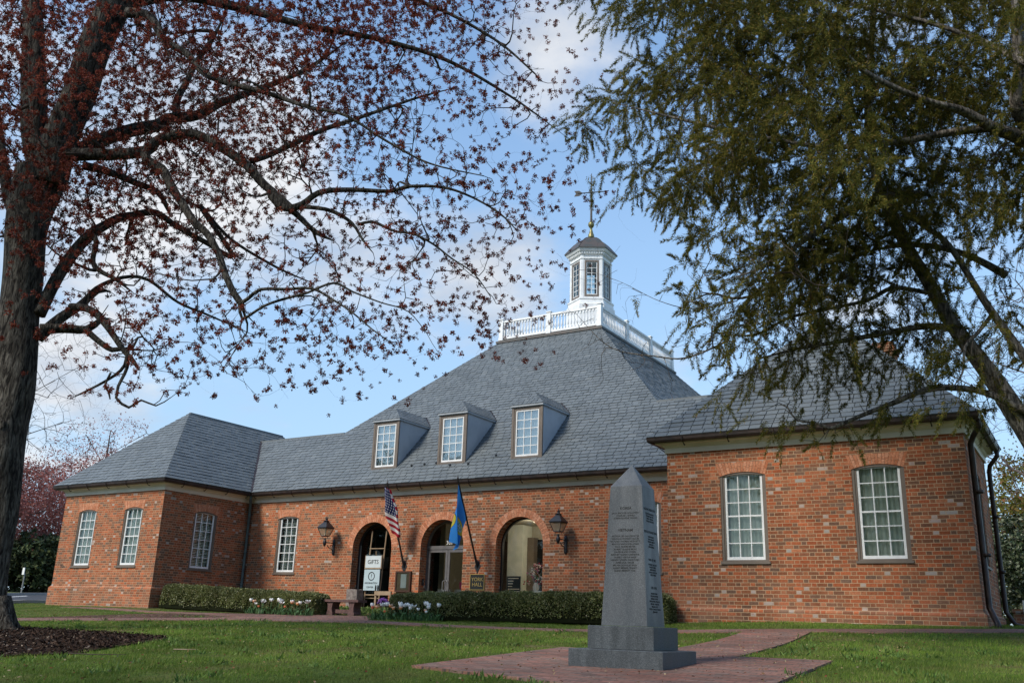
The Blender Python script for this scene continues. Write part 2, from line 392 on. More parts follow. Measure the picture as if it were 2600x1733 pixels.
# ------------------------------------------------------------------ terrain
def sm(t):
    t = np.clip(t, 0, 1); return t*t*(3-2*t)
def zg(x, y):
    x = np.asarray(x, float); y = np.asarray(y, float)
    z = -.13-.047*np.maximum(0, 20.5-np.maximum(y, -25))
    z = z+.15*sm((x+10)/5)*sm((y-14)/5.5)+.07*sm((-23-x)/4)*sm((y-14)/5.5)
    return z+.75*sm((-33-x)/22)+.3*sm((y-40)/30)
def zf(x, y): return float(zg(x, y))
def in_poly(x, y, poly):
    c = np.zeros(np.shape(x), bool); n = len(poly)
    for i in range(n):
        (x0, y0), (x1, y1) = poly[i], poly[(i+1) % n]
        if y0 == y1: continue
        k = ((y0 > y) != (y1 > y)) & (x < (x1-x0)*(y-y0)/(y1-y0)+x0)
        c ^= k
    return c
PLAZA = [(-6.25, 8.14), (-4.34, 7.58), (-2.45, 7.0), (-2.75, 11.54), (-3.88, 11.50), (-5.02, 11.60), (-6.42, 11.72)]
SPUR = [(-3.88, 11.50), (-4.37, 16.95), (-4.45, 17.2), (-5.52, 16.9), (-5.42, 16.3), (-5.14, 12.98), (-5.02, 11.60)]
WALK = [(-22.6, 11.8), (-20.4, 12.25), (-18.7, 13.95), (-17.1, 15.56), (-14.07, 16.29), (-11.7, 15.95), (-8.35, 15.85), (-6.5, 16.05), (-5.44, 16.4), (-4.37, 16.95), (-3.49, 17.09), (-1.2, 18.1), (4, 20), (4, 21), (-1.28, 19.0), (-3.4, 18.0), (-6.6, 16.75), (-8.4, 16.6), (-11.7, 16.75), (-14.9, 17.6), (-16.5, 19.75), (-18.4, 19.6), (-18.2, 18.95), (-20.5, 18.7), (-23.6, 18.7), (-28.0, 18.6), (-28.0, 18.2), (-22.5, 18.0), (-18.6, 17.0), (-18.9, 16.2), (-19.6, 15.1), (-21.84, 13.0), (-23.5, 12.4)]
MULCH = [(-11.9, 5.0), (-10.85, 6.5), (-10.6, 7.25), (-11.25, 8.15), (-12.1, 9.65), (-12.6, 10.1), (-13.7, 10.35), (-15.2, 10.4), (-16.6, 10.55), (-18.6, 10.7), (-19.2, 9), (-17, 7), (-13, 4)]
ROAD = [(-20, 7), (-33.2, 19.6), (-37, 23.6), (-50, 37), (-80, 70), (-90, 66), (-55, 39), (-47.2, 30), (-44.6, 26.4), (-30, 9.5), (-26, 4)]
COURT = [(-25.7, 19.9), (-18, 19.6), (-16.3, 19.75), (-14.5, 18.9), (-9, 19.1), (-8.2, 19.9), (-8.2, 23.4), (-25.7, 23.4)]

def ground_sheet():
    xs = np.concatenate([[-900, -400, -200, -120, -90], np.linspace(-70, 16, 173), [22, 40, 80, 200, 400, 900]])
    ys = np.concatenate([[-900, -400, -150, -60, -30, -15], np.linspace(-6, 62, 137), [75, 100, 160, 300, 600, 900]])
    X, Y = np.meshgrid(xs, ys); Z = zg(X, Y)
    nx, ny = len(xs), len(ys); v = np.stack([X, Y, Z], -1).reshape(-1, 3)
    i = np.arange((ny-1)*(nx-1)); a = (i//(nx-1))*nx+i % (nx-1)
    f = np.stack([a, a+1, a+nx+1, a+nx], 1)
    mt = bpy.data.materials.new('lawn_soil'); mt.use_nodes = True
    q = NT(mt.node_tree); b = q.n['Principled BSDF']; b.inputs['Roughness'].default_value = .95; b.inputs['Specular IOR Level'].default_value = .05
    pos = q.new('ShaderNodeNewGeometry').outputs['Position']
    col = q.ramp(q.noise(pos, .55, 6, .6), [(.3, (.055, .085, .018)), (.48, (.075, .105, .022)), (.58, (.105, .11, .034)), (.68, (.135, .105, .055))])
    k = q.mr(q.noise(pos, 22., 5), .3, .7, .55, 1.35)
    q.l.new(q.mix(1., col, q.xyz(k, k, k), 'MULTIPLY'), b.inputs['Base Color'])
    bn = q.new('ShaderNodeBump'); bn.inputs['Strength'].default_value = .8; bn.inputs['Distance'].default_value = .04
    q.l.new(q.noise(pos, 30., 6), bn.inputs['Height']); q.l.new(bn.outputs[0], b.inputs['Normal'])
    setprops(link('ground', np_mesh('ground', v, f, mt, True)), 'lawn and soil sloping gently up to the brick hall', None, None, 'structure')
ground_sheet()

def tri_fill(poly):
    bm = bmesh.new(); vs = [bm.verts.new((x, y, 0)) for x, y in poly]
    bm.faces.new(vs); bmesh.ops.triangulate(bm, faces=bm.faces[:])
    bm.verts.index_update(); f = [[v.index for v in fc.verts] for fc in bm.faces]; bm.free(); return f
def draped(name, poly, lift, mat, label, drop=.06, step=.45):
    """a sheet laid over the terrain with a short edge going into the ground"""
    bm = bmesh.new(); vs = [bm.verts.new((x, y, 0)) for x, y in poly]; bm.faces.new(vs)
    bmesh.ops.triangulate(bm, faces=bm.faces[:])
    for _ in range(5):
        lo = [e for e in bm.edges if e.calc_length() > step*2]
        if not lo: break
        bmesh.ops.subdivide_edges(bm, edges=lo, cuts=1)
        bmesh.ops.triangulate(bm, faces=bm.faces[:])
    for f in bm.faces:
        if f.normal.z < 0: f.normal_flip()
    be = [e for e in bm.edges if len(e.link_faces) == 1]
    r = bmesh.ops.extrude_edge_only(bm, edges=be)
    low = {v for v in r['geom'] if isinstance(v, bmesh.types.BMVert)}
    for v in bm.verts: v.co.z = zf(v.co.x, v.co.y)+(lift if v not in low else -drop)
    bmesh.ops.recalc_face_normals(bm, faces=bm.faces[:])
    me = bpy.data.meshes.new(name); bm.to_mesh(me); bm.free(); me.materials.append(mat)
    return setprops(link(name, me), label, None, None, 'structure')
draped('brick_walk', WALK, .016, MT['paver'], 'narrow red brick walk crossing the lawn in front of the hall')
draped('brick_walk', SPUR, .021, MT['paver'], 'short brick path joining the monument paving to the walk')
draped('brick_paving', PLAZA, .027, MT['paver'], 'square of red brick paving round the granite monument')
MT['mulch'] = material('bark_mulch', (.020, .012, .008), .95, .05, (.045, .028, .018), 18., .9, 45.)
draped('mulch_bed', MULCH, .02, MT['mulch'], 'dark bark mulch bed around the maple')
MT['soil'] = material('bed_soil', (.035, .025, .016), .95, .05, (.05, .06, .02), 8., .7, 40.)
draped('planting_bed', COURT, .012, MT['soil'], 'soil of the planting beds against the hall')
draped('road', ROAD, .02, MT['asphalt'], 'grey asphalt road past the left end of the hall', .02, 1.2)
kb = MB()
for (xa, ya), (xb, yb) in (((-20, 7), (-33.2, 19.6)), ((-33.2, 19.6), (-37, 23.6)), ((-37, 23.6), (-50, 37)), ((-50, 37), (-80, 70)), ((-30, 9.5), (-44.6, 26.4)), ((-44.6, 26.4), (-47.2, 30)), ((-47.2, 30), (-55, 39)), ((-55, 39), (-90, 66))):
    d = Vector((xb-xa, yb-ya, 0)).normalized(); p = Vector((-d.y, d.x, 0))*.08
    m_ = int(math.dist((xa, ya), (xb, yb))/1.5)
    for i in range(m_):
        a, b = i/m_, (i+1)/m_
        A = Vector((xa+(xb-xa)*a, ya+(yb-ya)*a, 0)); B = Vector((xa+(xb-xa)*b, ya+(yb-ya)*b, 0))
        za, zb_ = zf(A.x, A.y), zf(B.x, B.y)
        vs = [A-p+Vector((0, 0, za-.1)), A+p+Vector((0, 0, za-.1)), B+p+Vector((0, 0, zb_-.1)), B-p+Vector((0, 0, zb_-.1))]
        vs += [v+Vector((0, 0, .22)) for v in vs]
        kb.add(vs, ((4, 5, 6, 7), (0, 1, 5, 4), (2, 3, 7, 6), (1, 2, 6, 5), (3, 0, 4, 7)))
setprops(kb.build('kerb', MT['kerb']), 'pale kerb along both sides of the asphalt road', None, None, 'structure')
rl = MB()
for i in range(9):
    t = i/9; A = Vector((-28-t*42, 10.8+t*42, 0)); B = A+Vector((-2.0, 2.0, 0))
    d = (B-A).normalized(); p = Vector((-d.y, d.x, 0))*.06
    rl.quad(*[Vector((v.x, v.y, zf(v.x, v.y)+.026)) for v in (A-p, B-p, B+p, A+p)])
setprops(rl.build('road_marking', MT['paper']), 'white dashes painted along the asphalt road', None, None, 'structure')

# ------------------------------------------------------------------ the hall
XL0, XL1, XR0, XR1, YF, YM, ZS = -31.10, -25.75, -8.14, -1.93, 19.76, 23.49, 3.75
XC = -17.14; YB = 29.9; YBR = 23.55; EV = .35; ZE = 3.97
hall = thing('brick_hall', 'long red brick public hall with slate hipped roof, white cupola and three entrance arches', 'building', (XC, 26, -.2))

def contour(u0, u1, zb, zs, rise, n=12):
    """closed outline (u,z): sill left->right, then over the arched head right->left"""
    pts = [(u0, zb), (u1, zb)]
    if rise <= 1e-6: return pts+[(u1, zs), (u0, zs)]
    hw = (u1-u0)/2; R = (hw*hw+rise*rise)/(2*rise); c = zs+rise-R; um = (u0+u1)/2
    a = math.asin(min(1, hw/R))
    if rise > hw-1e-6: a = math.pi/2
    return pts+[(um+R*math.sin(t), c+R*math.cos(t)) for t in np.linspace(a, -a, n+1)]

class Face:
    """a wall plane: origin p, direction U along it, outward normal N"""
    def __init__(s, p, U, N): s.p = Vector(p); s.U = Vector(U); s.N = Vector(N)
    def at(s, u, z, out=0.): return s.p+s.U*u+s.N*out+Vector((0, 0, z))

def wall_panel(mb, F, u0, u1, z0, z1, opens):
    """brick skin with openings (ua,ub,zb,zs,rise,depth) and their reveals"""
    us = sorted(opens); cur = u0
    for ua, ub, zb, zs, rise, dep in us:
        mb.quad(F.at(cur, z0), F.at(ua, z0), F.at(ua, z1), F.at(cur, z1))
        if zb > z0+.01: mb.quad(F.at(ua, z0), F.at(ub, z0), F.at(ub, zb), F.at(ua, zb))
        c = contour(ua, ub, zb, zs, rise, 20)
        head = c[2:]
        for (a, za), (b, zb2) in zip(head, head[1:]):
            mb.quad(F.at(b, zb2), F.at(a, za), F.at(a, z1), F.at(b, z1))
        for i in range(len(c)):
            (a, za), (b, zb2) = c[i], c[(i+1) % len(c)]
            mb.quad(F.at(a, za), F.at(a, za, -dep), F.at(b, zb2, -dep), F.at(b, zb2))
        cur = ub
    mb.quad(F.at(cur, z0), F.at(u1, z0), F.at(u1, z1), F.at(cur, z1))

def ring(mb, F, ci, co, d0, d1):
    """flat band between two outlines, from depth d0 (front) to d1"""
    n = len(ci)
    for i in range(n):
        j = (i+1) % n
        a, b, c, d = F.at(*co[i], d0), F.at(*co[j], d0), F.at(*ci[j], d0), F.at(*ci[i], d0)
        mb.quad(a, b, c, d)
        mb.quad(d, c, F.at(*ci[j], d1), F.at(*ci[i], d1))
        mb.quad(b, a, F.at(*co[i], d1), F.at(*co[j], d1))
def fbar(mb, F, u0, u1, z0, z1, d0, d1):
    vs = [F.at(u, z, d) for d in (d1, d0) for u, z in ((u0, z0), (u1, z0), (u1, z1), (u0, z1))]
    mb.add(vs, ((3, 2, 1, 0), (4, 5, 6, 7), (0, 1, 5, 4), (1, 2, 6, 5), (2, 3, 7, 6), (3, 0, 4, 7)))
def head_z(u, u0, u1, zs, rise):
    if rise <= 1e-6: return zs
    hw = (u1-u0)/2; R = (hw*hw+rise*rise)/(2*rise)
    return zs+rise-R+math.sqrt(max(0, R*R-(u-(u0+u1)/2)**2))

def window(parent, F, u0, u1, zb, zs, rise, cols=3, rows=6, t=.088, glass='glass', cloth='curtain', name='window', lift=.0, blind=False, out=None):
    """moulded taupe frame (the part itself) with sash, panes, curtain and sill"""
    mb = MB(); tz = t if rise else t
    c0 = contour(u0, u1, zb, zs, rise)
    c1 = contour(u0+t*.55, u1-t*.55, zb+.03, zs-.0, max(0, rise-t*.55) if rise else 0)
    if not rise: c1 = contour(u0+t*.55, u1-t*.55, zb+.03, zs-t*.55, 0)
    c2 = contour(u0+t, u1-t, zb+.045, zs, max(.03, rise-t)) if rise else contour(u0+t, u1-t, zb+.045, zs-t, 0)
    ring(mb, F, c1, c0, lift-.015, lift-.12); ring(mb, F, c2, c1, lift-.035, lift-.12)
    w = mb.build(name, MT['taupe'], parent)
    sb = MB(); s0, s1 = u0+t+.003, u1-t-.003; sz = zb+.045; hs = zs if rise else zs-t; hr = max(.03, rise-t) if rise else 0
    a = .046
    ca = contour(s0, s1, sz, hs, hr); cb = contour(s0+a, s1-a, sz+a*1.4, hs if rise else hs-a, max(.012, hr-a*.8) if rise else 0)
    ring(sb, F, cb, ca, lift-.05, lift-.10)
    i0, i1, iz0 = s0+a, s1-a, sz+a*1.4
    top = hs if rise else hs-a; ir = max(.012, hr-a*.8) if rise else 0
    mw = .0105
    for k in range(1, cols):
        u = i0+(i1-i0)*k/cols; fbar(sb, F, u-mw, u+mw, iz0, head_z(u, i0, i1, top, ir)-.002, lift-.056, lift-.085)
    H = top+ir*.5
    for k in range(1, rows):
        z = iz0+(H-iz0)*k/rows
        e = mw*1.6 if (k == rows//2 and not blind) else mw
        fbar(sb, F, i0, i1, z-e, z+e, lift-.058, lift-.088)
    sb.build('sash', MT['white'], w)
    pb = MB(); cp = contour(i0-.004, i1+.004, iz0-.004, top, ir+.004 if rise else 0)
    pb.add([F.at(u, z, lift-.078) for u, z in cp], [list(range(len(cp)))])
    pb.build('pane', MT[glass], w)
    cu = MB(); n = 44; d = lift-.17
    if blind:
        nb = 34
        for k in range(nb):
            z = iz0-.02+(top+ir-iz0+.02)*k/nb; h_ = (top+ir-iz0)/nb*.62
            p0, p1 = F.at(i0-.03, z, d), F.at(i1+.03, z, d)
            v_ = F.N*(-.018)+Vector((0, 0, h_))
            cu.quad(p0, p1, p1+v_, p0+v_)
        p = [F.at(i0-.04, iz0-.04, d-.12), F.at(i1+.04, iz0-.04, d-.12), F.at(i1+.04, top+ir+.02, d-.12), F.at(i0-.04, top+ir+.02, d-.12)]
        cu.add(p, [[0, 1, 2, 3]], 1)
        cu.build('blind', [MT[cloth], MT['dark']], w)
    else:
        ph = rng.random()*6; vs = []
        for k in range(n+1):
            u = i0-.03+(i1-i0+.06)*k/n
            o_ = d+.022*math.sin(k*1.15+ph)+.012*math.sin(k*.43+2*ph)
            vs += [F.at(u, iz0-.05, o_), F.at(u, top+ir+.03, o_)]
        cu.add(vs, [[2*k, 2*k+2, 2*k+3, 2*k+1] for k in range(n)])
        cu.build('curtain', MT[cloth], w, True)
    if out is not False and rise:
        si = MB(); fbar(si, F, u0-.03, u1+.03, zb-.045, zb+.002, .035, -.11); si.build('sill', MT['taupe'], w)
    return w

def jack_arch(parent, F, u0, u1, zs, rise, h=.235, n=17):
    """splayed flat arch of rubbed bricks over a window"""
    mb = MB(); um = (u0+u1)/2; hw = (u1-u0)/2
    for k in range(n):
        for half in (0, 1):
            a0, a1 = -1+2*k/n+.009, -1+2*(k+1)/n-.009
            q_ = []
            split = .42+.16*((k % 2))
            t0, t1 = (0, split-.012) if half == 0 else (split+.012, 1)
            for a, t in ((a0, t0), (a1, t0), (a1, t1), (a0, t1)):
                u = um+a*(hw+.10*t); zlow = head_z(um+a*hw*.999, u0, u1, zs, rise)
                zt = zs+rise+h-.02
                q_.append((u, zlow+.004+(zt-zlow)*t))
            mb.add([F.at(u, z, .004) for u, z in q_]+[F.at(u, z, -.02) for u, z in q_], ((0, 1, 2, 3), (0, 4, 5, 1), (1, 5, 6, 2), (2, 6, 7, 3), (3, 7, 4, 0)))
    return mb.build('lintel', MT['voussoir'], parent)

F_left = Face((0, YF, 0), (1, 0, 0), (0, -1, 0)); F_main = Face((0, YM, 0), (1, 0, 0), (0, -1, 0))
F_lside = Face((XL1, 0, 0), (0, 1, 0), (1, 0, 0)); F_rside = Face((XR1, 0, 0), (0, 1, 0), (1, 0, 0))
F_rin = Face((XR0, 0, 0), (0, 1, 0), (-1, 0, 0)); F_lout = Face((XL0, 0, 0), (0, 1, 0), (-1, 0, 0))
SILL, JAMB, RISE = 1.19, 3.03, .085
LWIN = [(-30.19, -29.19), (-27.68, -26.72)]; RWIN = [(-6.90, -5.88), (-4.09, -3.07)]
MWIN = [(-24.26, -23.28), (-10.86, -9.88)]
SWIN = [(21.08, 22.06)]
ARCH = [(-20.74, -19.12), (-17.95, -16.33), (-15.16, -13.54)]; SPR = 2.0; ARD = .37; FLOOR = -.02
wo = lambda l: [(a, b, SILL, JAMB, RISE, .13) for a, b in l]
mb = MB(); wall_panel(mb, F_left, XL0, XL1, -.5, ZS+.1, wo(LWIN)); mb.quad(F_lout.at(YB, -.5), F_lout.at(YF, -.5), F_lout.at(YF, ZS+.1), F_lout.at(YB, ZS+.1))
wall_panel(mb, F_lside, YF, YM, -.5, ZS+.1, wo(SWIN)); mb.quad((XL0, YB, -.5), (XL0, YB, ZS+.1), (XL1, YB, ZS+.1), (XL1, YB, -.5)); mb.quad((XL1, YB, -.5), (XL1, YB, ZS+.1), (XL1, YM, ZS+.1), (XL1, YM, -.5))
mb.build('wing_wall', MT['brick'], hall)
mb = MB(); wall_panel(mb, F_main, XL1, XR0, -.5, ZS+.1, wo(MWIN)+[(a, b, FLOOR, SPR, (b-a)/2, ARD) for a, b in ARCH])
mb.quad((XL1, 43, -.5), (XL1, 43, ZS+.1), (XR0, 43, ZS+.1), (XR0, 43, -.5))
mb.quad((XL1, YB, -.5), (XL1, 43, -.5), (XL1, 43, ZS+.1), (XL1, YB, ZS+.1)); mb.quad((XR0, YBR+.01, -.5), (XR0, 43, -.5), (XR0, 43, ZS+.1), (XR0, YBR+.01, ZS+.1))
mb.build('entrance_wall', MT['brick'], hall)
mb = MB(); wall_panel(mb, F_left, XR0, XR1, -.5, ZS+.1, wo(RWIN))
wall_panel(mb, F_rside, YF, YBR, -.5, ZS+.1, [(21.1, 22.1, SILL, JAMB, RISE, .13)])
mb.quad((XR0, YBR, -.5), (XR1, YBR, -.5), (XR1, YBR, ZS+.1), (XR0, YBR, ZS+.1)); mb.quad((XR0, YF, -.5), (XR0, YBR, -.5), (XR0, YBR, ZS+.1), (XR0, YF, ZS+.1))
mb.build('wing_wall', MT['brick'], hall)

def plinth(pts, top, name='plinth'):
    """stepped brick base with a bevelled top course, along an open run of corners (outside on the left of travel reversed)"""
    mb = MB(); P_ = [Vector((x, y, 0)) for x, y in pts]; offs = []
    for i, p in enumerate(P_):
        ns = []
        if i > 0: d = (p-P_[i-1]).normalized(); ns.append(Vector((d.y, -d.x, 0)))
        if i < len(P_)-1: d = (P_[i+1]-p).normalized(); ns.append(Vector((d.y, -d.x, 0)))
        offs.append(ns[0] if len(ns) == 1 or ns[0].dot(ns[1]) > .9 else ns[0]+ns[1])
    prof = [(.065, -.55), (.065, top-.075), (.004, top)]
    for i in range(len(P_)-1):
        for (o0, z0), (o1, z1) in zip(prof, prof[1:]):
            mb.quad(P_[i]+offs[i]*o0+Vector((0, 0, z0)), P_[i+1]+offs[i+1]*o0+Vector((0, 0, z0)), P_[i+1]+offs[i+1]*o1+Vector((0, 0, z1)), P_[i]+offs[i]*o1+Vector((0, 0, z1)))
    return mb.build(name, MT['brick'], hall)
plinth([(XL0, YB), (XL0, YF), (XL1, YF), (XL1, YM)], .56)
plinth([(XR0, YM), (XR0, YF), (XR1, YF), (XR1, YBR)], .26)

for a, b in LWIN: window(hall, F_left, a, b, SILL, JAMB, RISE); jack_arch(hall, F_left, a, b, JAMB, RISE)
for a, b in RWIN: window(hall, F_left, a, b, SILL, JAMB, RISE); jack_arch(hall, F_left, a, b, JAMB, RISE)
for a, b in MWIN: window(hall, F_main, a, b, SILL, JAMB, RISE, cloth='sheer' if a > -15 else 'curtain', blind=a < -15); jack_arch(hall, F_main, a, b, JAMB, RISE)
for a, b in SWIN: window(hall, F_lside, a, b, SILL, JAMB, RISE, blind=True); jack_arch(hall, F_lside, a, b, JAMB, RISE)
for a in (21.1,): window(hall, F_rside, a, a+1, SILL, JAMB, RISE)

# the three entrance arches
for a, b in ARCH:
    mb = MB(); um = (a+b)/2; r0 = (b-a)/2; r1 = r0+.235; n = 35
    for k in range(n):
        t0, t1 = math.pi*k/n+.006, math.pi*(k+1)/n-.006
        split = .4 if k % 2 else .62
        for f0, f1 in ((0, split-.012), (split+.012, 1)):
            q_ = [(um+(r0+(r1-r0)*f)*math.cos(t), SPR+(r0+(r1-r0)*f)*math.sin(t)) for t, f in ((t0, f0), (t0, f1), (t1, f1), (t1, f0))]
            mb.add([F_main.at(u, z, .005) for u, z in q_]+[F_main.at(u, z, -.02) for u, z in q_], ((0, 1, 2, 3), (0, 4, 5, 1), (1, 5, 6, 2), (2, 6, 7, 3), (3, 7, 4, 0)))
    mb.build('arch_ring', MT['voussoir'], hall)
def arch_frame(a, b, t, mat, d0=-.30, d1=-.40):
    mb = MB(); ci = contour(a+t, b-t, FLOOR, SPR, (b-a)/2-t, 24); co = contour(a, b, FLOOR, SPR, (b-a)/2, 24)
    n = len(ci)
    for i in range(1, n):
        j = (i+1) % n
        A, B, C, D = F_main.at(*co[i], d0), F_main.at(*co[j], d0), F_main.at(*ci[j], d0), F_main.at(*ci[i], d0)
        mb.quad(A, B, C, D); mb.quad(D, C, F_main.at(*ci[j], d1), F_main.at(*ci[i], d1))
    return mb
# first arch: dark glass screen
a, b = ARCH[0]
o = arch_frame(a, b, .045, None).build('screen_frame', MT['iron'], hall)
mb = MB(); fbar(mb, F_main, a+.05, a+.062, FLOOR, SPR+.1, -.33, -.36); mb.build('glazing_bar', MT['leadgrey'], o)
mb = MB(); c = contour(a+.04, b-.04, FLOOR, SPR, (b-a)/2-.04, 24); mb.add([F_main.at(u, z, -.36) for u, z in c], [list(range(len(c)))]); mb.build('pane', MT['glass_dark'], o)
# middle arch: double door, transom rail, fanlight
a, b = ARCH[1]; um = (a+b)/2
ent = arch_frame(a, b, .055, None, -.33, -.42).build('door_frame', MT['alu'], hall)
mb = MB(); fbar(mb, F_main, a+.05, b-.05, 1.93, 2.04, -.325, -.43); mb.build('transom', MT['alu'], ent)
mb = MB(); c = contour(a+.05, b-.05, 2.03, 2.035, (b-a)/2-.06, 24); mb.add([F_main.at(u, z, -.385) for u, z in c], [list(range(len(c)))]); mb.build('fanlight', MT['glass_dark'], ent)
mb = MB(); put_text(mb, '301', F_main.at(um+.02, 2.13, -.382), (1, 0, 0), (0, 0, 1), (0, -1, 0)); mb.build('house_number', MT['white'], ent)
for s, (d0, d1) in enumerate(((a+.06, um-.006), (um+.006, b-.06))):
    mb = MB(); fo = contour(d0, d1, FLOOR+.02, 1.925, 0); fi = contour(d0+.075, d1-.075, .42, 1.84, 0)
    ring(mb, F_main, fi, fo, -.345, -.395)
    dr = mb.build('door', MT['alu'], hall)
    mb = MB(); mb.add([F_main.at(u, z, -.372) for u, z in contour(d0+.07, d1-.07, .4, 1.85, 0)], [[0, 1, 2, 3]]); mb.build('pane', MT['glass_dark'], dr)
    hx = d1-.035 if s == 0 else d0+.035; sg = -1 if s == 0 else 1
    mb = MB(); mb.tube([F_main.at(hx, .98, -.345), F_main.at(hx, .98, -.27), F_main.at(hx+sg*.05, .96, -.26), F_main.at(hx+sg*.05, .70, -.26), F_main.at(hx, .68, -.27), F_main.at(hx, .68, -.345)], .012, 6)
    mb.build('handle', MT['leadgrey'], dr)
# third arch: dark edge and clear glass in front of the lobby
a, b = ARCH[2]
o = arch_frame(a, b, .045, None).build('screen_frame', MT['iron'], hall)
mb = MB(); c = contour(a+.04, b-.04, FLOOR, SPR, (b-a)/2-.04, 24); mb.add([F_main.at(u, z, -.36) for u, z in c], [list(range(len(c)))]); mb.build('pane', MT['clear_glass'], o)
# lobby behind the arches
mb = MB(); L0, L1, LY0, LY1, LZ = -22.5, -12.2, YM+.42, 27.2, 2.95
mb.quad((L0, LY0, FLOOR), (L1, LY0, FLOOR), (L1, LY1, FLOOR), (L0, LY1, FLOOR)); mb.quad((L0, LY0, LZ), (L0, LY1, LZ), (L1, LY1, LZ), (L1, LY0, LZ))
mb.quad((L0, LY1, FLOOR), (L1, LY1, FLOOR), (L1, LY1, LZ), (L0, LY1, LZ)); mb.quad((L1, LY0, FLOOR), (L1, LY1, FLOOR), (L1, LY1, LZ), (L1, LY0, LZ)); mb.quad((L0, LY0, FLOOR), (L0, LY1, FLOOR), (L0, LY1, LZ), (L0, LY0, LZ))
mb.box((-18.75, 25.6, FLOOR), (-18.55, 27.19, LZ-.01)); mb.box((-16.35, 24.6, FLOOR), (-16.2, 25.0, LZ-.01))
mb.build('lobby', MT['plaster'], hall)
mb = MB()
for lo, hi in (((-15.85, 27.13, FLOOR), (-14.0, 27.17, 2.5)), ((-18.4, 27.13, FLOOR), (-17.2, 27.17, 2.05)), ((-22.4, 27.1, FLOOR), (-18.8, 27.15, 2.9))): mb = MB(); mb.box(lo, hi); mb.build('lobby_doorway', MT['dark'], hall)  # widest slab is no doorway: near-black colour stands for the unlit lobby end
mb = MB(); mb.box((-22.45, 24.0, FLOOR), (-22.4, 27.1, 2.9)); mb.build('lobby_dark_sheet', MT['dark'], hall)  # near-black sheet: the dark of the unlit side wall is painted in
mb = MB(); mb.box((-16.69, 26.6, FLOOR), (-16.11, 27.19, LZ-.01)); mb.build('lobby_pier', MT['curtain'], hall)
mb = MB(); mb.box((-16.108, 26.9, FLOOR), (-15.852, 27.19, 2.55)); mb.build('door_jamb', MT['taupe'], hall)
mb = MB(); mb.box((-17.5, 27.1, FLOOR), (-16.75, 27.15, 2.45)); mb.build('lobby_doorway', MT['taupe'], hall)
mb = MB(); mb.box((-16.66, 26.57, .62), (-16.14, 26.59, 1.28)); nv = mb.build('directory_board', MT['navy'], hall)
mb = MB()
for k, w_ in enumerate((.40, .2, .18, .16, .44, .2)): mb.box((-16.61, 26.56, 1.20-k*.085), (-16.61+w_, 26.568, 1.222-k*.085))
mb.build('lettering', MT['paper'], nv)
mb = MB(); mb.lathe((-14.75, 25.4, LZ-.14), [(.02, 0), (.16, .015), (.22, .06), (.24, .12), (.10, .135)], 20); mb.build('ceiling_lamp', MT['lampglow'], hall, True)
ll = bpy.data.lights.new('lobby_lamp', 'POINT'); ll.energy = 30; ll.color = (1, .88, .68); ll.shadow_soft_size = .2
lo_ = bpy.data.objects.new('lobby_lamp', ll); COL.objects.link(lo_); lo_.location = (-14.75, 25.4, LZ-.35)

EAVE = [(XL0, YB), (XL0, YF), (XL1, YF), (XL1, YM), (XR0, YM), (XR0, YF), (XR1, YF), (XR1, YBR)]
def sweep_run(mb, pts, prof, close=False, mi=0):
    P_ = [Vector((x, y, 0)) for x, y in pts]; offs = []
    for i, p in enumerate(P_):
        ns = []
        if i > 0: d = (p-P_[i-1]).normalized(); ns.append(Vector((d.y, -d.x, 0)))
        if i < len(P_)-1: d = (P_[i+1]-p).normalized(); ns.append(Vector((d.y, -d.x, 0)))
        offs.append(ns[0] if len(ns) == 1 or ns[0].dot(ns[1]) > .9 else ns[0]+ns[1])
    for i in range(len(P_)-1):
        for (o0, z0), (o1, z1) in zip(prof, prof[1:]):
            mb.quad(P_[i]+offs[i]*o0+Vector((0, 0, z0)), P_[i+1]+offs[i+1]*o0+Vector((0, 0, z0)), P_[i+1]+offs[i+1]*o1+Vector((0, 0, z1)), P_[i]+offs[i]*o1+Vector((0, 0, z1)), mi)
mb = MB(); sweep_run(mb, EAVE, [(.003, 3.63), (.04, 3.63), (.04, 3.745), (.07, 3.77), (.10, 3.815), (.205, 3.825), (.215, 3.93), (.0, 3.95)])
mb.build('cornice', MT['cornice'], hall)
gut = MB(); gp = [(.212, 3.945), (.222, 3.88), (.25, 3.845), (.29, 3.835), (.33, 3.85), (.352, 3.89), (.357, 3.945), (.366, 3.955), (.366, 3.962), (.35, 3.962), (.345, 3.90), (.29, 3.86), (.23, 3.90), (.222, 3.95)]
sweep_run(gut, EAVE, gp); gut = gut.build('gutter', MT['bronze'], hall)
bk = None
for (xa, ya), (xb, yb) in zip(EAVE, EAVE[1:]):
    L = math.dist((xa, ya), (xb, yb)); d = Vector((xb-xa, yb-ya, 0))/L; n_ = Vector((d.y, -d.x, 0))
    k = max(2, int(L/.9))
    for i in range(k):
        c = Vector((xa, ya, 0))+d*(L*(i+.5)/k)+n_*.205
        if bk is None:
            mb = MB(); z0 = Vector((0, 0, 3.81)); A = lambda f, z: n_*f+Vector((0, 0, z))
            mb.tube([A(.0, -.02), A(.012, -.05), A(.05, -.04), A(.10, .005), A(.16, .04), A(.17, .13)], .013, 5)
            o0 = origin(hall); bk = link('bracket', np_mesh('bracket', np.array(mb.v), mb.f, MT['bronze']), gut); b0 = n_.copy()
            o = bk
        else:
            o = bk.copy(); COL.objects.link(o); o.parent = gut
        o.location = c+z0-origin(hall); o.rotation_euler.z = math.atan2(n_.y, n_.x)-math.atan2(b0.y, b0.x)

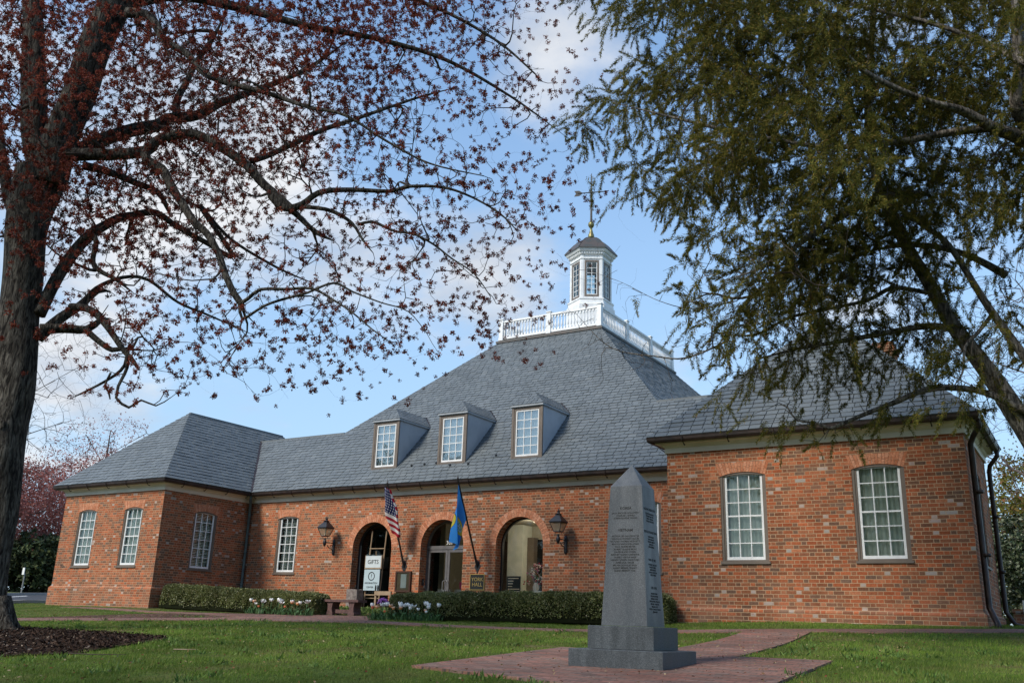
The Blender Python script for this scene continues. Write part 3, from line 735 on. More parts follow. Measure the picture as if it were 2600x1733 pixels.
# ------------------------------------------------------------------ slate roofs
MT['underlay'] = material('roof_underlay', (.010, .011, .012), .9, .05)
def clip_half(poly, a, b):
    """keep the part of poly left of a->b"""
    out = []; ex, ey = b[0]-a[0], b[1]-a[1]
    sd = [ex*(p[1]-a[1])-ey*(p[0]-a[0]) for p in poly]
    for i in range(len(poly)):
        j = (i+1) % len(poly)
        if sd[i] >= 0: out.append(poly[i])
        if (sd[i] >= 0) != (sd[j] >= 0):
            t = sd[i]/(sd[i]-sd[j]); out.append((poly[i][0]+(poly[j][0]-poly[i][0])*t, poly[i][1]+(poly[j][1]-poly[i][1])*t))
    return out
def slates(mb, poly3, o, e, exp=.1732, wid=(.24, .31), thick=.017):
    """cover a convex roof face: o = point on the eave line, e = direction along the eave"""
    o = Vector(o); e = Vector(e).normalized(); P_ = [Vector(p) for p in poly3]
    n = (P_[1]-P_[0]).cross(P_[2]-P_[0]).normalized()
    if n.z < 0: n = -n
    s = n.cross(e).normalized()
    if s.z < 0: s = -s
    fl = e.cross(s).dot(n) < 0
    P2 = [((p-o).dot(e), (p-o).dot(s)) for p in P_]
    ar = sum(P2[i][0]*P2[(i+1) % len(P2)][1]-P2[(i+1) % len(P2)][0]*P2[i][1] for i in range(len(P2)))
    if ar < 0: P2 = P2[::-1]
    mb.add([o+e*u+s*v-n*.02 for u, v in P2], [list(range(len(P2)))], 1)
    v0, v1 = min(p[1] for p in P2), max(p[1] for p in P2); u0, u1 = min(p[0] for p in P2), max(p[0] for p in P2)
    rows = range(int(math.floor(v0/exp)), int(math.ceil(v1/exp)))
    for r in rows:
        va, vb = r*exp, (r+1)*exp
        rr = random.Random(r*7919+int(abs(o.x*13+o.y*7))); u = u0-rr.random()*.3
        while u < u1:
            w = rr.uniform(*wid); lo = va-rr.uniform(-.002, .006); tl = thick*rr.uniform(.75, 1.5)
            q_ = [(u+.008, lo), (u+w-.008, lo), (u+w-.008, vb+.01), (u+.008, vb+.01)]; u += w
            for i in range(len(P2)):
                q_ = clip_half(q_, P2[i], P2[(i+1) % len(P2)])
                if len(q_) < 3: break
            if len(q_) < 3: continue
            m_ = len(q_)
            top = [o+e*a+s*b+n*(tl*(1-.85*min(1, max(0, (b-va)/exp)))) for a, b in q_]
            bot = [o+e*a+s*b-n*.004 for a, b in q_]
            fs = [list(range(m_))]+[[i, i+m_, (i+1) % m_+m_, (i+1) % m_] for i in range(m_)]
            if fl: fs = [f[::-1] for f in fs]
            mb.add(top+bot, fs)
z0 = ZE; E_ = EV
lx0, lx1, ly0, ly1 = XL0-E_, XL1+E_, YF-E_, YB+E_
lxc = (lx0+lx1)/2; lh = (lx1-lx0)/2; lz = z0+lh; ry0, ry1 = ly0+lh, ly1-lh
A = (lxc, ry0, lz); B = (lxc, ry1, lz)
MR = 6.42                                   # ridge height of the link roofs
ye = YM-E_; yr = ye+(MR-z0)
mb = MB()
slates(mb, [(lx0, ly0, z0), (lx1, ly0, z0), A], (lx0, ly0, z0), (1, 0, 0))
slates(mb, [(lx1, ly0, z0), (lx1, ly1, z0), B, A], (lx1, ly0, z0), (0, 1, 0))
slates(mb, [(lx0, ly1, z0), (lx0, ly0, z0), A, B], (lx0, ly1, z0), (0, 1, 0))
mb.quad((lx0, ly1, z0), (lx1, ly1, z0), B, B)
SL = [MT['slate'], MT['underlay']]
wl = mb.build('roof', SL, hall)
# centre: one slope from the eave to the flat, the link ridges left and right
DX, DY0, DY1, DZ = 2.28, 29.8, 36.98, 10.6
rx0, rx1 = XR0-E_, XR1+E_; rh = (rx1-rx0)/2; rxc = (rx0+rx1)/2; RA = (rxc, YF-E_+rh, z0+rh)
hx = 6.30
mb = MB()
lowp = [(lx1, ye, z0), (rx0, ye, z0), (rx0+(MR-z0), yr, MR), (lx1-(MR-z0), yr, MR)]
slates(mb, lowp, (lx1, ye, z0), (1, 0, 0))
# small kick so the upper part lies in one plane from the link ridge to the flat
slates(mb, [(XC-hx, yr, MR), (XC+hx, yr, MR), (XC+DX, DY0, DZ), (XC-DX, DY0, DZ)], (lx1, ye, z0), (1, 0, 0))
for sg in (-1, 1):
    sx = lambda u: XC+sg*u
    yb0, yb1 = yr, DY1+(DY0-yr)
    slates(mb, [(sx(hx), yb0, MR), (sx(hx), yb1, MR), (sx(DX), DY1, DZ), (sx(DX), DY0, DZ)], (sx(hx), yb0, MR), (0, 1, 0))
    mb.quad((sx(hx), yb0, MR), (sx(hx), yb1, MR), (sx(hx+2.3), yb1+2.3, z0), (sx(hx+2.3), yb0, z0))
mb.quad((XC-hx, DY1+(DY0-yr), MR), (XC+hx, DY1+(DY0-yr), MR), (XC+DX, DY1, DZ), (XC-DX, DY1, DZ))
for xa, xb in ((lxc, XC), (XC, rxc)):                # backs of the link roofs
    mb.quad((xa, yr, MR), (xb, yr, MR), (xb, yr+2.45, z0), (xa, yr+2.45, z0))
cr = mb.build('roof', SL, hall)
mb = MB(); py = YBR+E_
slates(mb, [(rx0, YF-E_, z0), (rx1, YF-E_, z0), RA], (rx0, YF-E_, z0), (1, 0, 0))
slates(mb, [(rx1, YF-E_, z0), (rx1, py, z0), RA], (rx1, YF-E_, z0), (0, 1, 0))
slates(mb, [(rx0, py, z0), (rx0, YF-E_, z0), RA], (rx0, YF-E_, z0), (0, 1, 0))
mb.add([(rx0, py, z0), (rx1, py, z0), RA], [[0, 1, 2]])
wr = mb.build('roof', SL, hall)
mb = MB()
def strip3(p, q, w, lift=.022):
    p, q = Vector(p), Vector(q); d = (q-p).normalized(); s = d.cross(Vector((0, 0, 1))).normalized()*w
    mb.add([p-s+Vector((0, 0, lift)), p+s+Vector((0, 0, lift)), q+s+Vector((0, 0, lift)), q-s+Vector((0, 0, lift)), p-s-Vector((0, 0, .05)), p+s-Vector((0, 0, .05)), q+s-Vector((0, 0, .05)), q-s-Vector((0, 0, .05))],
           ((0, 1, 2, 3), (0, 4, 5, 1), (2, 6, 7, 3), (1, 5, 6, 2), (3, 7, 4, 0)))
strip3((lx1, ye, z0), (lx1-(MR-z0), yr, MR), .085, .045); mb.build('valley_flashing', MT['bronze'], hall)
mb = MB(); strip3((rx0, ye, z0), (rx0+(MR-z0), yr, MR), .03); mb.build('valley_flashing', MT['bronze'], hall)
for p, q in (((lxc, ry0, lz), (lxc, ry1, lz)), ((lx1-(MR-z0), yr, MR), (XC-hx, yr, MR)), ((XC+hx, yr, MR), (rx0+(MR-z0), yr, MR))):
    mb = MB(); strip3(p, q, .05, .02); mb.build('ridge_cap', MT['slate'], hall)
for x, y in ((-18.72, 23.76), (-18.2, 23.77), (-17.73, 23.78), (-17.1, 23.66), (-16.4, 23.66), (-15.53, 23.91), (-14.94, 23.93), (-14.37, 23.94)):
    v = (y-ye)*1.414; c = Vector((x, ye+v*.707, z0+v*.707+.02)); mb = MB(); mb.obox(c, (.025, 0, 0), (0, .02, .02), (0, -.03, .04)); mb.build('snow_guard', MT['iron'], hall)

# chimney behind the right roof
mb = MB(); mb.box((-4.22, 24.0, 3.2), (-3.72, 24.6, 6.68)); mb.box((-4.26, 23.96, 6.68), (-3.68, 24.64, 6.83)); mb.box((-4.22, 24.0, 6.83), (-3.72, 24.6, 6.95))
mb.build('chimney', MT['brick'], wr)

# ------------------------------------------------------------------ dormers
for a, b in ((-20.43, -19.37), (-17.67, -16.61), (-14.88, -13.82)):
    yf = 23.78; zb, zt = 4.56, 6.22; um = (a+b)/2; Fd = Face((0, yf, 0), (1, 0, 0), (0, -1, 0)); yb = lambda z: ye+(z-z0)
    mb = MB()
    t = .115
    wall_panel(mb, Fd, a, b, zb, zt, [(a+t, b-t, zb+.12, zt-t, 0, .05)])
    for x, sg in ((a, -1), (b, 1)):
        k = 15                                          # boarded cheeks, the boards rake with the roof
        for i in range(k):
            f0, f1 = i/k, (i+1)/k
            # boards parallel to the main slope: from the front edge up to the eave
            l0 = Vector((x, yf, zb+(zt-zb)*f0)); l1 = Vector((x, yf, zb+(zt-zb)*f1))
            dz0, dz1 = zt-l0.z, zt-l1.z
            e0 = Vector((x, yf+dz0, zt)); e1 = Vector((x, yf+dz1, zt))
            st = Vector((sg*.010, 0, 0))
            mb.quad(l0+st*1.3, e0+st*1.3, e1+st*.2, l1+st*.2, 1); mb.quad(l0, e0, e0+st*1.3, l0+st*1.3, 1)
        mb.add([(x, yf, zb-.1), (x, yf+zt-zb, zt), (x, yf, zt)], [[0, 1, 2]], 1)
    d = mb.build('dormer', [MT['taupe'], MT['clapboard']], hall)
    mb = MB(); fo, fi = contour(a-.02, b+.02, zb, zt, 0), contour(a+t, b-t, zb+.10, zt-t, 0)
    fm = contour(a+t*.5, b-t*.5, zb+.05, zt-t*.5, 0); ring(mb, Fd, fm, fo, .035, -.02); ring(mb, Fd, fi, fm, .02, -.04)
    mb.build('window_frame', MT['taupe'], d)
    sb = MB(); u0, u1, s0, s1 = a+t+.004, b-t-.004, zb+.105, zt-t-.004
    ring(sb, Fd, contour(u0+.04, u1-.04, s0+.055, s1-.04, 0), contour(u0, u1, s0, s1, 0), .005, -.05)
    for k in (1, 2): u = u0+.04+(u1-u0-.08)*k/3; fbar(sb, Fd, u-.011, u+.011, s0+.05, s1-.04, -.005, -.035)
    for k in range(1, 5): z = s0+.055+(s1-s0-.095)*k/5; fbar(sb, Fd, u0+.04, u1-.04, z-.011, z+.011, -.007, -.037)
    sb.build('sash', MT['white'], d)
    mb = MB(); mb.add([Fd.at(u, z, -.02) for u, z in contour(u0+.03, u1-.03, s0+.05, s1-.03, 0)], [[0, 1, 2, 3]]); mb.build('pane', MT['glass_dormer'], d)
    mb = MB(); n = 40; vs = []
    for k in range(n+1):
        u = u0+(u1-u0)*k/n; w_ = -.10+.012*math.sin(k*1.3); vs += [Fd.at(u, s0, w_), Fd.at(u, s1, w_)]
    mb.add(vs, [[2*k, 2*k+2, 2*k+3, 2*k+1] for k in range(n)]); mb.build('curtain', MT['sheer'], d, True)  # bright white cloth put in to stand for sky mirrored in the pane
    # hipped slate roof of the dormer
    mb = MB(); ov = .07; x0, x1, y0 = a-ov, b+ov, yf-.09; ze_ = zt+.04; hw = (x1-x0)/2; zr = ze_+hw*.80
    C = (um, y0+hw*.85, zr); D = (um, yb(zr)+.02, zr); sl_ = lambda x: (x, yb(ze_)+.02, ze_)
    slates(mb, [(x0, y0, ze_), (x1, y0, ze_), C], (x0, y0, ze_), (1, 0, 0), .15, (.14, .24), .010)
    slates(mb, [(x1, y0, ze_), sl_(x1), D, C], (x1, y0, ze_), (0, 1, 0), .15, (.14, .24), .010)
    slates(mb, [sl_(x0), (x0, y0, ze_), C, D], (x0, y0, ze_), (0, 1, 0), .15, (.14, .24), .010)
    mb.build('roof', SL, d)
    mb = MB(); fx = [(x0+.015, yb(ze_)), (x0+.015, y0+.015), (x1-.015, y0+.015), (x1-.015, yb(ze_))]
    sweep_run(mb, fx, [(-.05, ze_-.075), (0, ze_-.055), (.005, ze_-.006)]); mb.quad((x0+.02, y0+.02, ze_-.07), (x1-.02, y0+.02, ze_-.07), (x1-.02, yb(ze_), ze_-.07), (x0+.02, yb(ze_), ze_-.07))
    mb.build('eaves', MT['clapboard'], d)
    mb = MB()
    for x in (x0, x1): mb = MB(); strip3(sl_(x), D, .045, .03); mb.build('flashing', MT['bronze'], d)

# ------------------------------------------------------------------ flat, balustrade, cupola
mb = MB(); mb.box((XC-DX-.10, DY0-.10, DZ-.05), (XC+DX+.10, DY1+.10, DZ+.035)); mb.box((XC-DX-.02, DY0-.02, DZ+.035), (XC+DX+.02, DY1+.02, DZ+.09))
mb.build('roof_flat', MT['copper_roof'], hall)
bx, by0, by1, bz = DX-.07, DY0+.07, DY1-.07, DZ+.09
mb = MB(); posts = []
for i in range(3):
    x = XC-bx+i*bx; posts += [(x, by0), (x, by1)]
for i in (1, 2): y = by0+(by1-by0)*i/3; posts += [(XC-bx, y), (XC+bx, y)]
run = [((XC-bx, by0), (XC+bx, by0)), ((XC+bx, by0), (XC+bx, by1)), ((XC+bx, by1), (XC-bx, by1)), ((XC-bx, by1), (XC-bx, by0))]
for (xa, ya), (xb, yb_) in run:
    if ya == yb_:
        x0, x1 = min(xa, xb), max(xa, xb)
        mb.box((x0, ya-.045, bz+.04), (x1, ya+.045, bz+.12)); mb.box((x0, ya-.055, bz+.74), (x1, ya+.055, bz+.82))
    else:
        mb.box((xa-.045, ya+.05, bz+.041), (xa+.045, yb_-.05, bz+.119) if yb_ > ya else (xa+.045, ya-.05, bz+.119)) if yb_ > ya else mb.box((xa-.045, yb_+.05, bz+.041), (xa+.045, ya-.05, bz+.119))
        y0_, y1_ = min(ya, yb_), max(ya, yb_); mb.box((xa-.055, y0_+.06, bz+.741), (xa+.055, y1_-.06, bz+.819))
bal = mb.build('balustrade', MT['white'], hall)
pm = MB(); pm.box((-.085, -.085, -.01), (.085, .085, .86)); pm.box((-.11, -.11, .86), (.11, .11, .90)); pm.box((-.10, -.10, -.01), (.10, .10, .12))
pme = np_mesh('post', np.array(pm.v), pm.f, MT['white'])
for x, y in posts: link('post', pme, bal, Vector((x, y, bz))-origin(bal))
lm = MB(); lm.box((-.035, -.035, .12), (.035, .035, .20)); lm.lathe((0, 0, 0), [(.028, .20), (.018, .23), (.034, .29), (.037, .36), (.026, .46), (.018, .56), (.020, .62), (.03, .65)], 8); lm.box((-.033, -.033, .65), (.033, .033, .74))
lme = np_mesh('baluster', np.array(lm.v), lm.f, MT['white'])
rest = MB()
for ri, ((xa, ya), (xb, yb_)) in enumerate(run):
    L = math.dist((xa, ya), (xb, yb_)); bays = 2 if ri in (0, 2) else 3; nb = 15 if bays == 2 else 16
    for bay in range(bays):
        for k in range(nb):
            t = (bay+(k+1)/(nb+1))/bays; p = Vector((xa+(xb-xa)*t, ya+(yb_-ya)*t, bz))
            if ri < 2: link('baluster', lme, bal, p-origin(bal))
            else: rest.add([Vector(v)+p for v in lm.v], lm.f)
setprops(rest.build('balusters_behind', MT['white'], bal), None, None, None, 'stuff')

CX_, CY_ = XC, 33.4; Rc = .885
cup = MB()
def hexa(mbx, prof, R0=1.0): mbx.lathe((CX_, CY_, 0), prof, 6, math.pi/2)
hexa(cup, [(1.10, DZ+.08), (1.10, 11.6), (1.04, 11.65), (1.04, 12.75), (.99, 12.80), (.97, 12.95), (1.0, 12.97), (1.0, 13.04), (.92, 13.07)])
for k in range(6):
    ph = math.radians(-60+60*k); N = Vector((math.cos(ph), math.sin(ph), 0)); U = Vector((-math.sin(ph), math.cos(ph), 0)); ap = Rc*math.cos(math.pi/6)
    Fh = Face(Vector((CX_, CY_, 0))+N*ap, U, N); hw = Rc/2
    wall_panel(cup, Fh, -hw, hw, 13.05, 15.05, [(-.29, .29, 13.13, 14.74, 0, .07)])
    for e_ in (-hw, hw): cup.obox(Fh.at(e_*.90, 14.05, .004), U*.05, N*.012, (0, 0, .98))
hexa(cup, [(.90, 14.80), (.93, 14.82), (.93, 14.86), (.89, 14.87)])
hexa(cup, [(.90, 14.98), (.96, 15.02), (.98, 15.10), (1.06, 15.14), (1.10, 15.20), (1.13, 15.25), (1.0, 15.26)])
cupo = cup.build('cupola', MT['white'], hall)
dm = MB()
for k in range(6):
    ph = math.radians(-60+60*k); N = Vector((math.cos(ph), math.sin(ph), 0)); U = Vector((-math.sin(ph), math.cos(ph), 0))
    for i in range(9): dm.obox(Vector((CX_, CY_, 15.075))+N*(.98*math.cos(math.pi/6)-.01)+U*(-.42+i*.105), U*.028, N*.035, (0, 0, .035))
    ap = Rc*math.cos(math.pi/6); Fh = Face(Vector((CX_, CY_, 0))+N*ap, U, N)
    fm = MB(); ring(fm, Fh, contour(-.23, .23, 13.19, 14.68, 0), contour(-.305, .305, 13.11, 14.755, 0), .012, -.06); fm.build('window_frame', MT['taupe'], cupo)
    sb = MB(); ring(sb, Fh, contour(-.20, .20, 13.23, 14.65, 0), contour(-.228, .228, 13.192, 14.678, 0), -.012, -.05)
    fbar(sb, Fh, -.011, .011, 13.23, 14.65, -.018, -.045)
    for i in range(1, 6): z = 13.23+1.42*i/6; fbar(sb, Fh, -.2, .2, z-.010, z+.010, -.019, -.044)
    sb.build('sash', MT['white'], cupo)
    pb = MB(); pb.add([Fh.at(u, z, -.03) for u, z in contour(-.21, .21, 13.22, 14.66, 0)], [[0, 1, 2, 3]]); pb.build('pane', MT['glass'], cupo)
dm.build('dentils', MT['white'], cupo)
rf = MB(); hexa(rf, [(1.155, 15.245), (1.16, 15.28), (1.02, 15.44), (.88, 15.60), (.74, 15.74), (.58, 15.87), (.42, 15.97), (.26, 16.04), (.10, 16.10), (.05, 16.12)])
for k in range(6):
    a = math.pi/2+k*math.pi/3; pr_ = [(1.16, 15.285), (1.02, 15.447), (.88, 15.607), (.74, 15.747), (.58, 15.877), (.42, 15.977), (.26, 16.047), (.08, 16.107)]
    rf.tube([(CX_+r*math.cos(a), CY_+r*math.sin(a), z) for r, z in pr_], .014, 5)
rf.build('dome_roof', MT['copper_roof'], cupo)
fb = MB(); fb.lathe((CX_, CY_, 0), [(.10, 16.08), (.17, 16.13), (.12, 16.18), (.14, 16.24), (.10, 16.32), (.06, 16.48), (.045, 16.58), (.09, 16.62), (.13, 16.69), (.14, 16.76), (.12, 16.84), (.05, 16.90)], 14)
fb.build('finial', MT['oldgold'], cupo, True)
vb = MB(); vb.tube([(CX_, CY_, 16.88), (CX_, CY_, 17.9), (CX_, CY_, 19.25)], [.055, .042, .018], 7)
A = Vector((CX_, CY_, 18.32)); d = Vector((.95, .30, 0)).normalized()
vb.tube([A-d*.62, A+d*.62], .024, 6); vb.tube([A+d*.60, A+d*.78], [.055, .004], 6)
vb.add([A-d*.38+Vector((0, .006, 0)), A-d*.55+Vector((0, .006, .13)), A-d*.78+Vector((0, .006, .14)), A-d*.70+Vector((0, .006, 0)), A-d*.78+Vector((0, .006, -.14)), A-d*.55+Vector((0, .006, -.13))]+
       [A-d*.38-Vector((0, .006, 0)), A-d*.55-Vector((0, .006, -.13)), A-d*.78-Vector((0, .006, -.14)), A-d*.70-Vector((0, .006, 0)), A-d*.78-Vector((0, .006, .14)), A-d*.55-Vector((0, .006, .13))],
       ((0, 1, 2, 3), (0, 3, 4, 5), (9, 8, 7, 6), (11, 10, 9, 6)))
vb.build('weathervane', MT['bronze_plain'], cupo)

# ------------------------------------------------------------------ downpipes
def downpipe(pts, mat, r=.05, straps=()):
    mb = MB(); mb.tube(pts, r, 10)
    for z in straps: mb.lathe((pts[2][0], pts[2][1], z), [(r*1.25, -.03), (r*1.25, .03)], 10)
    return mb.build('downpipe', mat, hall, True)
downpipe([(XL1+.30, YM-.30, 3.88), (XL1+.28, YM-.28, 3.74), (XL1+.12, YM-.11, 3.50), (XL1+.12, YM-.11, .05), (XL1+.14, YM-.2, -.1)], MT['verdigris'], .05, (3.2, 1.9, .8))
x = XR1+.09
downpipe([(XR1+.30, YF-.05, 3.88), (XR1+.30, YF-.02, 3.74), (x+.07, YF+.22, 3.60), (x, YF+.26, 3.45), (x, YF+.26, .34), (x+.05, YF+.2, .22), (x+.13, YF-.02, .05), (x+.15, YF-.06, -.06)], MT['bronze'], .055, (2.5, 1.3))
downpipe([(XR1+.30, YBR-.25, 3.88), (XR1+.30, YBR-.25, 3.74), (x+.03, YBR-.12, 3.55), (x, YBR-.10, 3.4), (x, YBR-.1, .35), (x+.15, YBR-.1, .1), (x+.4, YBR-.12, .02)], MT['bronze'], .05, (2.4, 1.2))
# number on the far wing
mb = MB(); put_text(mb, '301b', F_left.at(-30.68, 1.2), (1, 0, 0), (0, 0, 1), (0, -1, 0), .004); mb.build('house_number', MT['bronze_plain'], hall)

# ------------------------------------------------------------------ granite monument
OX, OY, OTH = -4.39, 9.62, .045
OZ = zf(OX, OY)+.012
mon = thing('war_memorial', 'grey granite obelisk engraved with names standing on a square of brick paving', 'monument', (OX, OY, OZ))
cU, sU = math.cos(OTH), math.sin(OTH)
def om(x, y, z): return (OX+x*cU-y*sU, OY+x*sU+y*cU, OZ+z)
def frustum(name, s0, s1, z0, z1, mat, bev=.006, cap=None):
    mb = MB(); a, b = s0/2, s1/2; vs = []
    prof = [(a, z0), (b, z1-bev), (b-bev, z1)] if cap is None else [(a, z0), (b, z1), (b-.004, z1+.006), (.004, cap)]
    for h_, z in prof: vs += [om(-h_, -h_, z), om(h_, -h_, z), om(h_, h_, z), om(-h_, h_, z)]
    fs = []
    for k in range(len(prof)-1):
        for i in range(4): j = (i+1) % 4; fs.append((4*k+i, 4*k+j, 4*k+4+j, 4*k+4+i))
    fs += [(3, 2, 1, 0), tuple(4*(len(prof)-1)+i for i in range(4))]
    mb.add(vs, fs); return mb.build(name, mat, mon)
frustum('base_step', 1.05, 1.05, -.30, .168, MT['granite_dark'])
frustum('plinth_block', .745, .745, .172, .405, MT['granite_dark'])
mb = MB(); mb.box((-.1, -.1, -.1), (.1, .1, .1))
sh = frustum('shaft', .525, .375, .409, 1.905, MT['granite'], cap=2.165)
slope = (.525-.375)/2/(1.905-.409)
def face_pt(side, u, z):
    hw = .525/2-slope*(z-.409)
    return om(u, -hw, z) if side == 0 else om(hw, u, z)
def engraved(side, items):
    mb = MB(); U = Vector((cU, sU, 0)) if side == 0 else Vector((-sU, cU, 0)); N0 = Vector((sU, -cU, 0)) if side == 0 else Vector((cU, sU, 0))
    V = (Vector((0, 0, 1))-N0*slope).normalized(); N = (N0+Vector((0, 0, slope))).normalized()
    for key, z in items: put_text(mb, key, face_pt(side, 0, z), U, V, N, -.0005)
    mb.build('inscription', MT['ink'], sh)
engraved(0, [('korea', 1.655), ('koreaN', 1.575), ('viet', 1.415), ('vietN', 1.165)])
engraved(1, [('bac', 1.655), ('bacN', 1.565), ('rev', 1.405), ('revN', 1.30), ('1812', 1.105), ('1812N', 1.00), ('civ', .81), ('civN', .655)])

# ------------------------------------------------------------------ wall lanterns
def lantern(label, x, y, z, first=None):
    g = 'iron wall lanterns of the hall'
    if first:
        r = first.copy(); COL.objects.link(r); r.location = (x, y, z); r['label'] = label
        for ch in first.children:
            c = ch.copy(); COL.objects.link(c); c.parent = r
            for gc in ch.children: d = gc.copy(); COL.objects.link(d); d.parent = c
        return r
    r = thing('wall_lantern', label, 'lantern', (x, y, z), g); B_ = Vector((x, y, z))
    mb = MB(); P_ = lambda a, b, c: B_+Vector((a, b, c))
    mb.lathe(P_(0, -.02, 0), [(.02, -.26), (.05, -.22), (.06, -.14), (.048, -.05), (.055, .05), (.05, .15), (.06, .20), (.02, .26)], 10, sy=.5)
    mb.build('wall_plate', MT['iron'], r, True)
    mb = MB(); mb.tube([P_(0, -.03, .12), P_(0, -.25, .13), P_(0, -.43, .12)], .016, 6)
    pts = [P_(0, -.05, -.12)]+[P_(0, -.12-.16*math.sin(t)-.02*t, -.06+.12*(1-math.cos(t))*.8) for t in np.linspace(0, 1.7, 7)]
    mb.tube(pts, .014, 6)
    mb.tube([P_(0, -.15+.06*(1-t/7)*math.cos(t), .02+.06*(1-t/7)*math.sin(t)) for t in np.linspace(0, 6.2, 14)], .010, 5)
    mb.lathe(P_(0, -.46, 0), [(.01, -.02), (.035, .02), (.055, .07), (.062, .12), (.045, .18), (.03, .21), (.045, .235), (.03, .26)], 10)
    mb.build('bracket_arm', MT['iron'], r, True)
    mb = MB(); c = P_(0, -.46, 0)
    for sx in (-1, 1):
        mb.tube([c+Vector((sx*.02, 0, .25)), c+Vector((sx*.09, 0, .24)), c+Vector((sx*.11, 0, .29)), c+Vector((sx*.08, 0, .325))], .008, 5)
    b0, b1, h0, h1 = .095, .185, .325, .575
    for sx in (-1, 1):
        for sy in (-1, 1): mb.tube([c+Vector((sx*b0, sy*b0, h0)), c+Vector((sx*b1, sy*b1, h1))], .011, 5)
    for b_, h_, t in ((b0, h0, .016), (b1, h1, .014)):
        for i in range(4):
            a0, a1 = math.pi/4+i*math.pi/2, math.pi/4+(i+1)*math.pi/2; k = b_*math.sqrt(2)
            mb.tube([c+Vector((k*math.cos(a0), k*math.sin(a0), h_)), c+Vector((k*math.cos(a1), k*math.sin(a1), h_))], t, 5)
    cage = mb.build('cage', MT['iron'], r)
    mb = MB()
    for i in range(4):
        a0, a1 = math.pi/4+i*math.pi/2, math.pi/4+(i+1)*math.pi/2; q0, q1 = b0*math.sqrt(2)*.97, b1*math.sqrt(2)*.97
        mb.quad(c+Vector((q0*math.cos(a0), q0*math.sin(a0), h0)), c+Vector((q0*math.cos(a1), q0*math.sin(a1), h0)), c+Vector((q1*math.cos(a1), q1*math.sin(a1), h1)), c+Vector((q1*math.cos(a0), q1*math.sin(a0), h1)))
    mb.build('pane', MT['lanternglass'], cage)
    mb = MB(); mb.lathe(c, [(.028, .33), (.028, .47), (.03, .48), (.03, .53), (.01, .55)], 8); mb.build('lamp_sleeve', MT['candle'], cage)
    mb = MB(); s2 = math.sqrt(2)
    mb.lathe(c, [(.20*s2, .578), (.205*s2, .592), (.14*s2, .68), (.065*s2, .775), (.065*s2, .80)], 4, math.pi/4)
    mb.lathe(c, [(.09, .80), (.10, .815), (.05, .83), (.035, .86), (.05, .89), (.02, .91), (.01, .97)], 10)
    mb.build('lantern_roof', MT['iron'], r)
    return r
l0 = lantern('black iron lantern on a scroll bracket left of the dark glass arch', -21.57, YM, 2.03)
lantern('black iron lantern on a scroll bracket right of the lobby arch', -12.79, YM, 1.97, l0)
lr = lantern('black iron lantern at the outer corner of the far wing, half hidden behind its edge', XL0, 22.4, 1.75, l0); lr.rotation_euler.z = -math.pi/2

# ------------------------------------------------------------------ flags
def flag_mat(kind):
    mt = bpy.data.materials.new(kind+'_cloth'); mt.use_nodes = True; q = NT(mt.node_tree); b = q.n['Principled BSDF']
    b.inputs['Roughness'].default_value = .75; b.inputs['Specular IOR Level'].default_value = .2
    uv = q.new('ShaderNodeUVMap').outputs[0]; u, v, _ = q.sep(uv)      # u along the hoist from the top, v along the fly
    if kind == 'striped':
        st = q.m('FLOORED_MODULO', q.m('FLOOR', q.m('MULTIPLY', u, 13.)), 2.)
        col = q.mix(st, (.42, .022, .04), (.78, .76, .74))
        can = q.m('MULTIPLY', q.m('LESS_THAN', u, 7/13), q.m('LESS_THAN', v, .42))
        a = q.m('MULTIPLY', u, 9*13/7/1.0); c = q.m('MULTIPLY', v, 11/.42)
        par = q.m('FLOORED_MODULO', q.m('ADD', q.m('FLOOR', a), q.m('FLOOR', c)), 2.)
        da = q.m('SUBTRACT', q.m('FRACT', a), .5); dc = q.m('SUBTRACT', q.m('FRACT', c), .5)
        r = q.m('SQRT', q.m('ADD', q.m('MULTIPLY', da, da), q.m('MULTIPLY', dc, dc)))
        star = q.m('MULTIPLY', q.m('LESS_THAN', r, .30), q.m('SUBTRACT', 1., par))
        col = q.mix(can, col, q.mix(star, (.015, .022, .10), (.8, .8, .82)))
    else:
        du = q.m('MULTIPLY', q.m('SUBTRACT', u, .5), .9); dv = q.m('MULTIPLY', q.m('SUBTRACT', v, .5), 1.5)
        r = q.m('SQRT', q.m('ADD', q.m('MULTIPLY', du, du), q.m('MULTIPLY', dv, dv)))
        col = q.ramp(r, [(0, (.03, .20, .06)), (.10, (.10, .30, .12)), (.19, (.55, .47, .06)), (.265, (.62, .50, .05)), (.285, (.015, .015, .02)), (.30, (.035, .235, .62))], True)
        col = q.mix(q.m('MULTIPLY', q.m('LESS_THAN', r, .19), q.mr(q.noise(uv, 22., 3), .45, .55)), col, (.5, .55, .6))
    t = q.new('ShaderNodeBsdfTranslucent'); q.l.new(col, t.inputs[0]); q.l.new(col, b.inputs['Base Color'])
    ms = q.new('ShaderNodeMixShader'); ms.inputs[0].default_value = .3
    q.l.new(b.outputs[0], ms.inputs[1]); q.l.new(t.outputs[0], ms.inputs[2]); q.l.new(ms.outputs[0], q.n['Material Output'].inputs[0])
    return mt
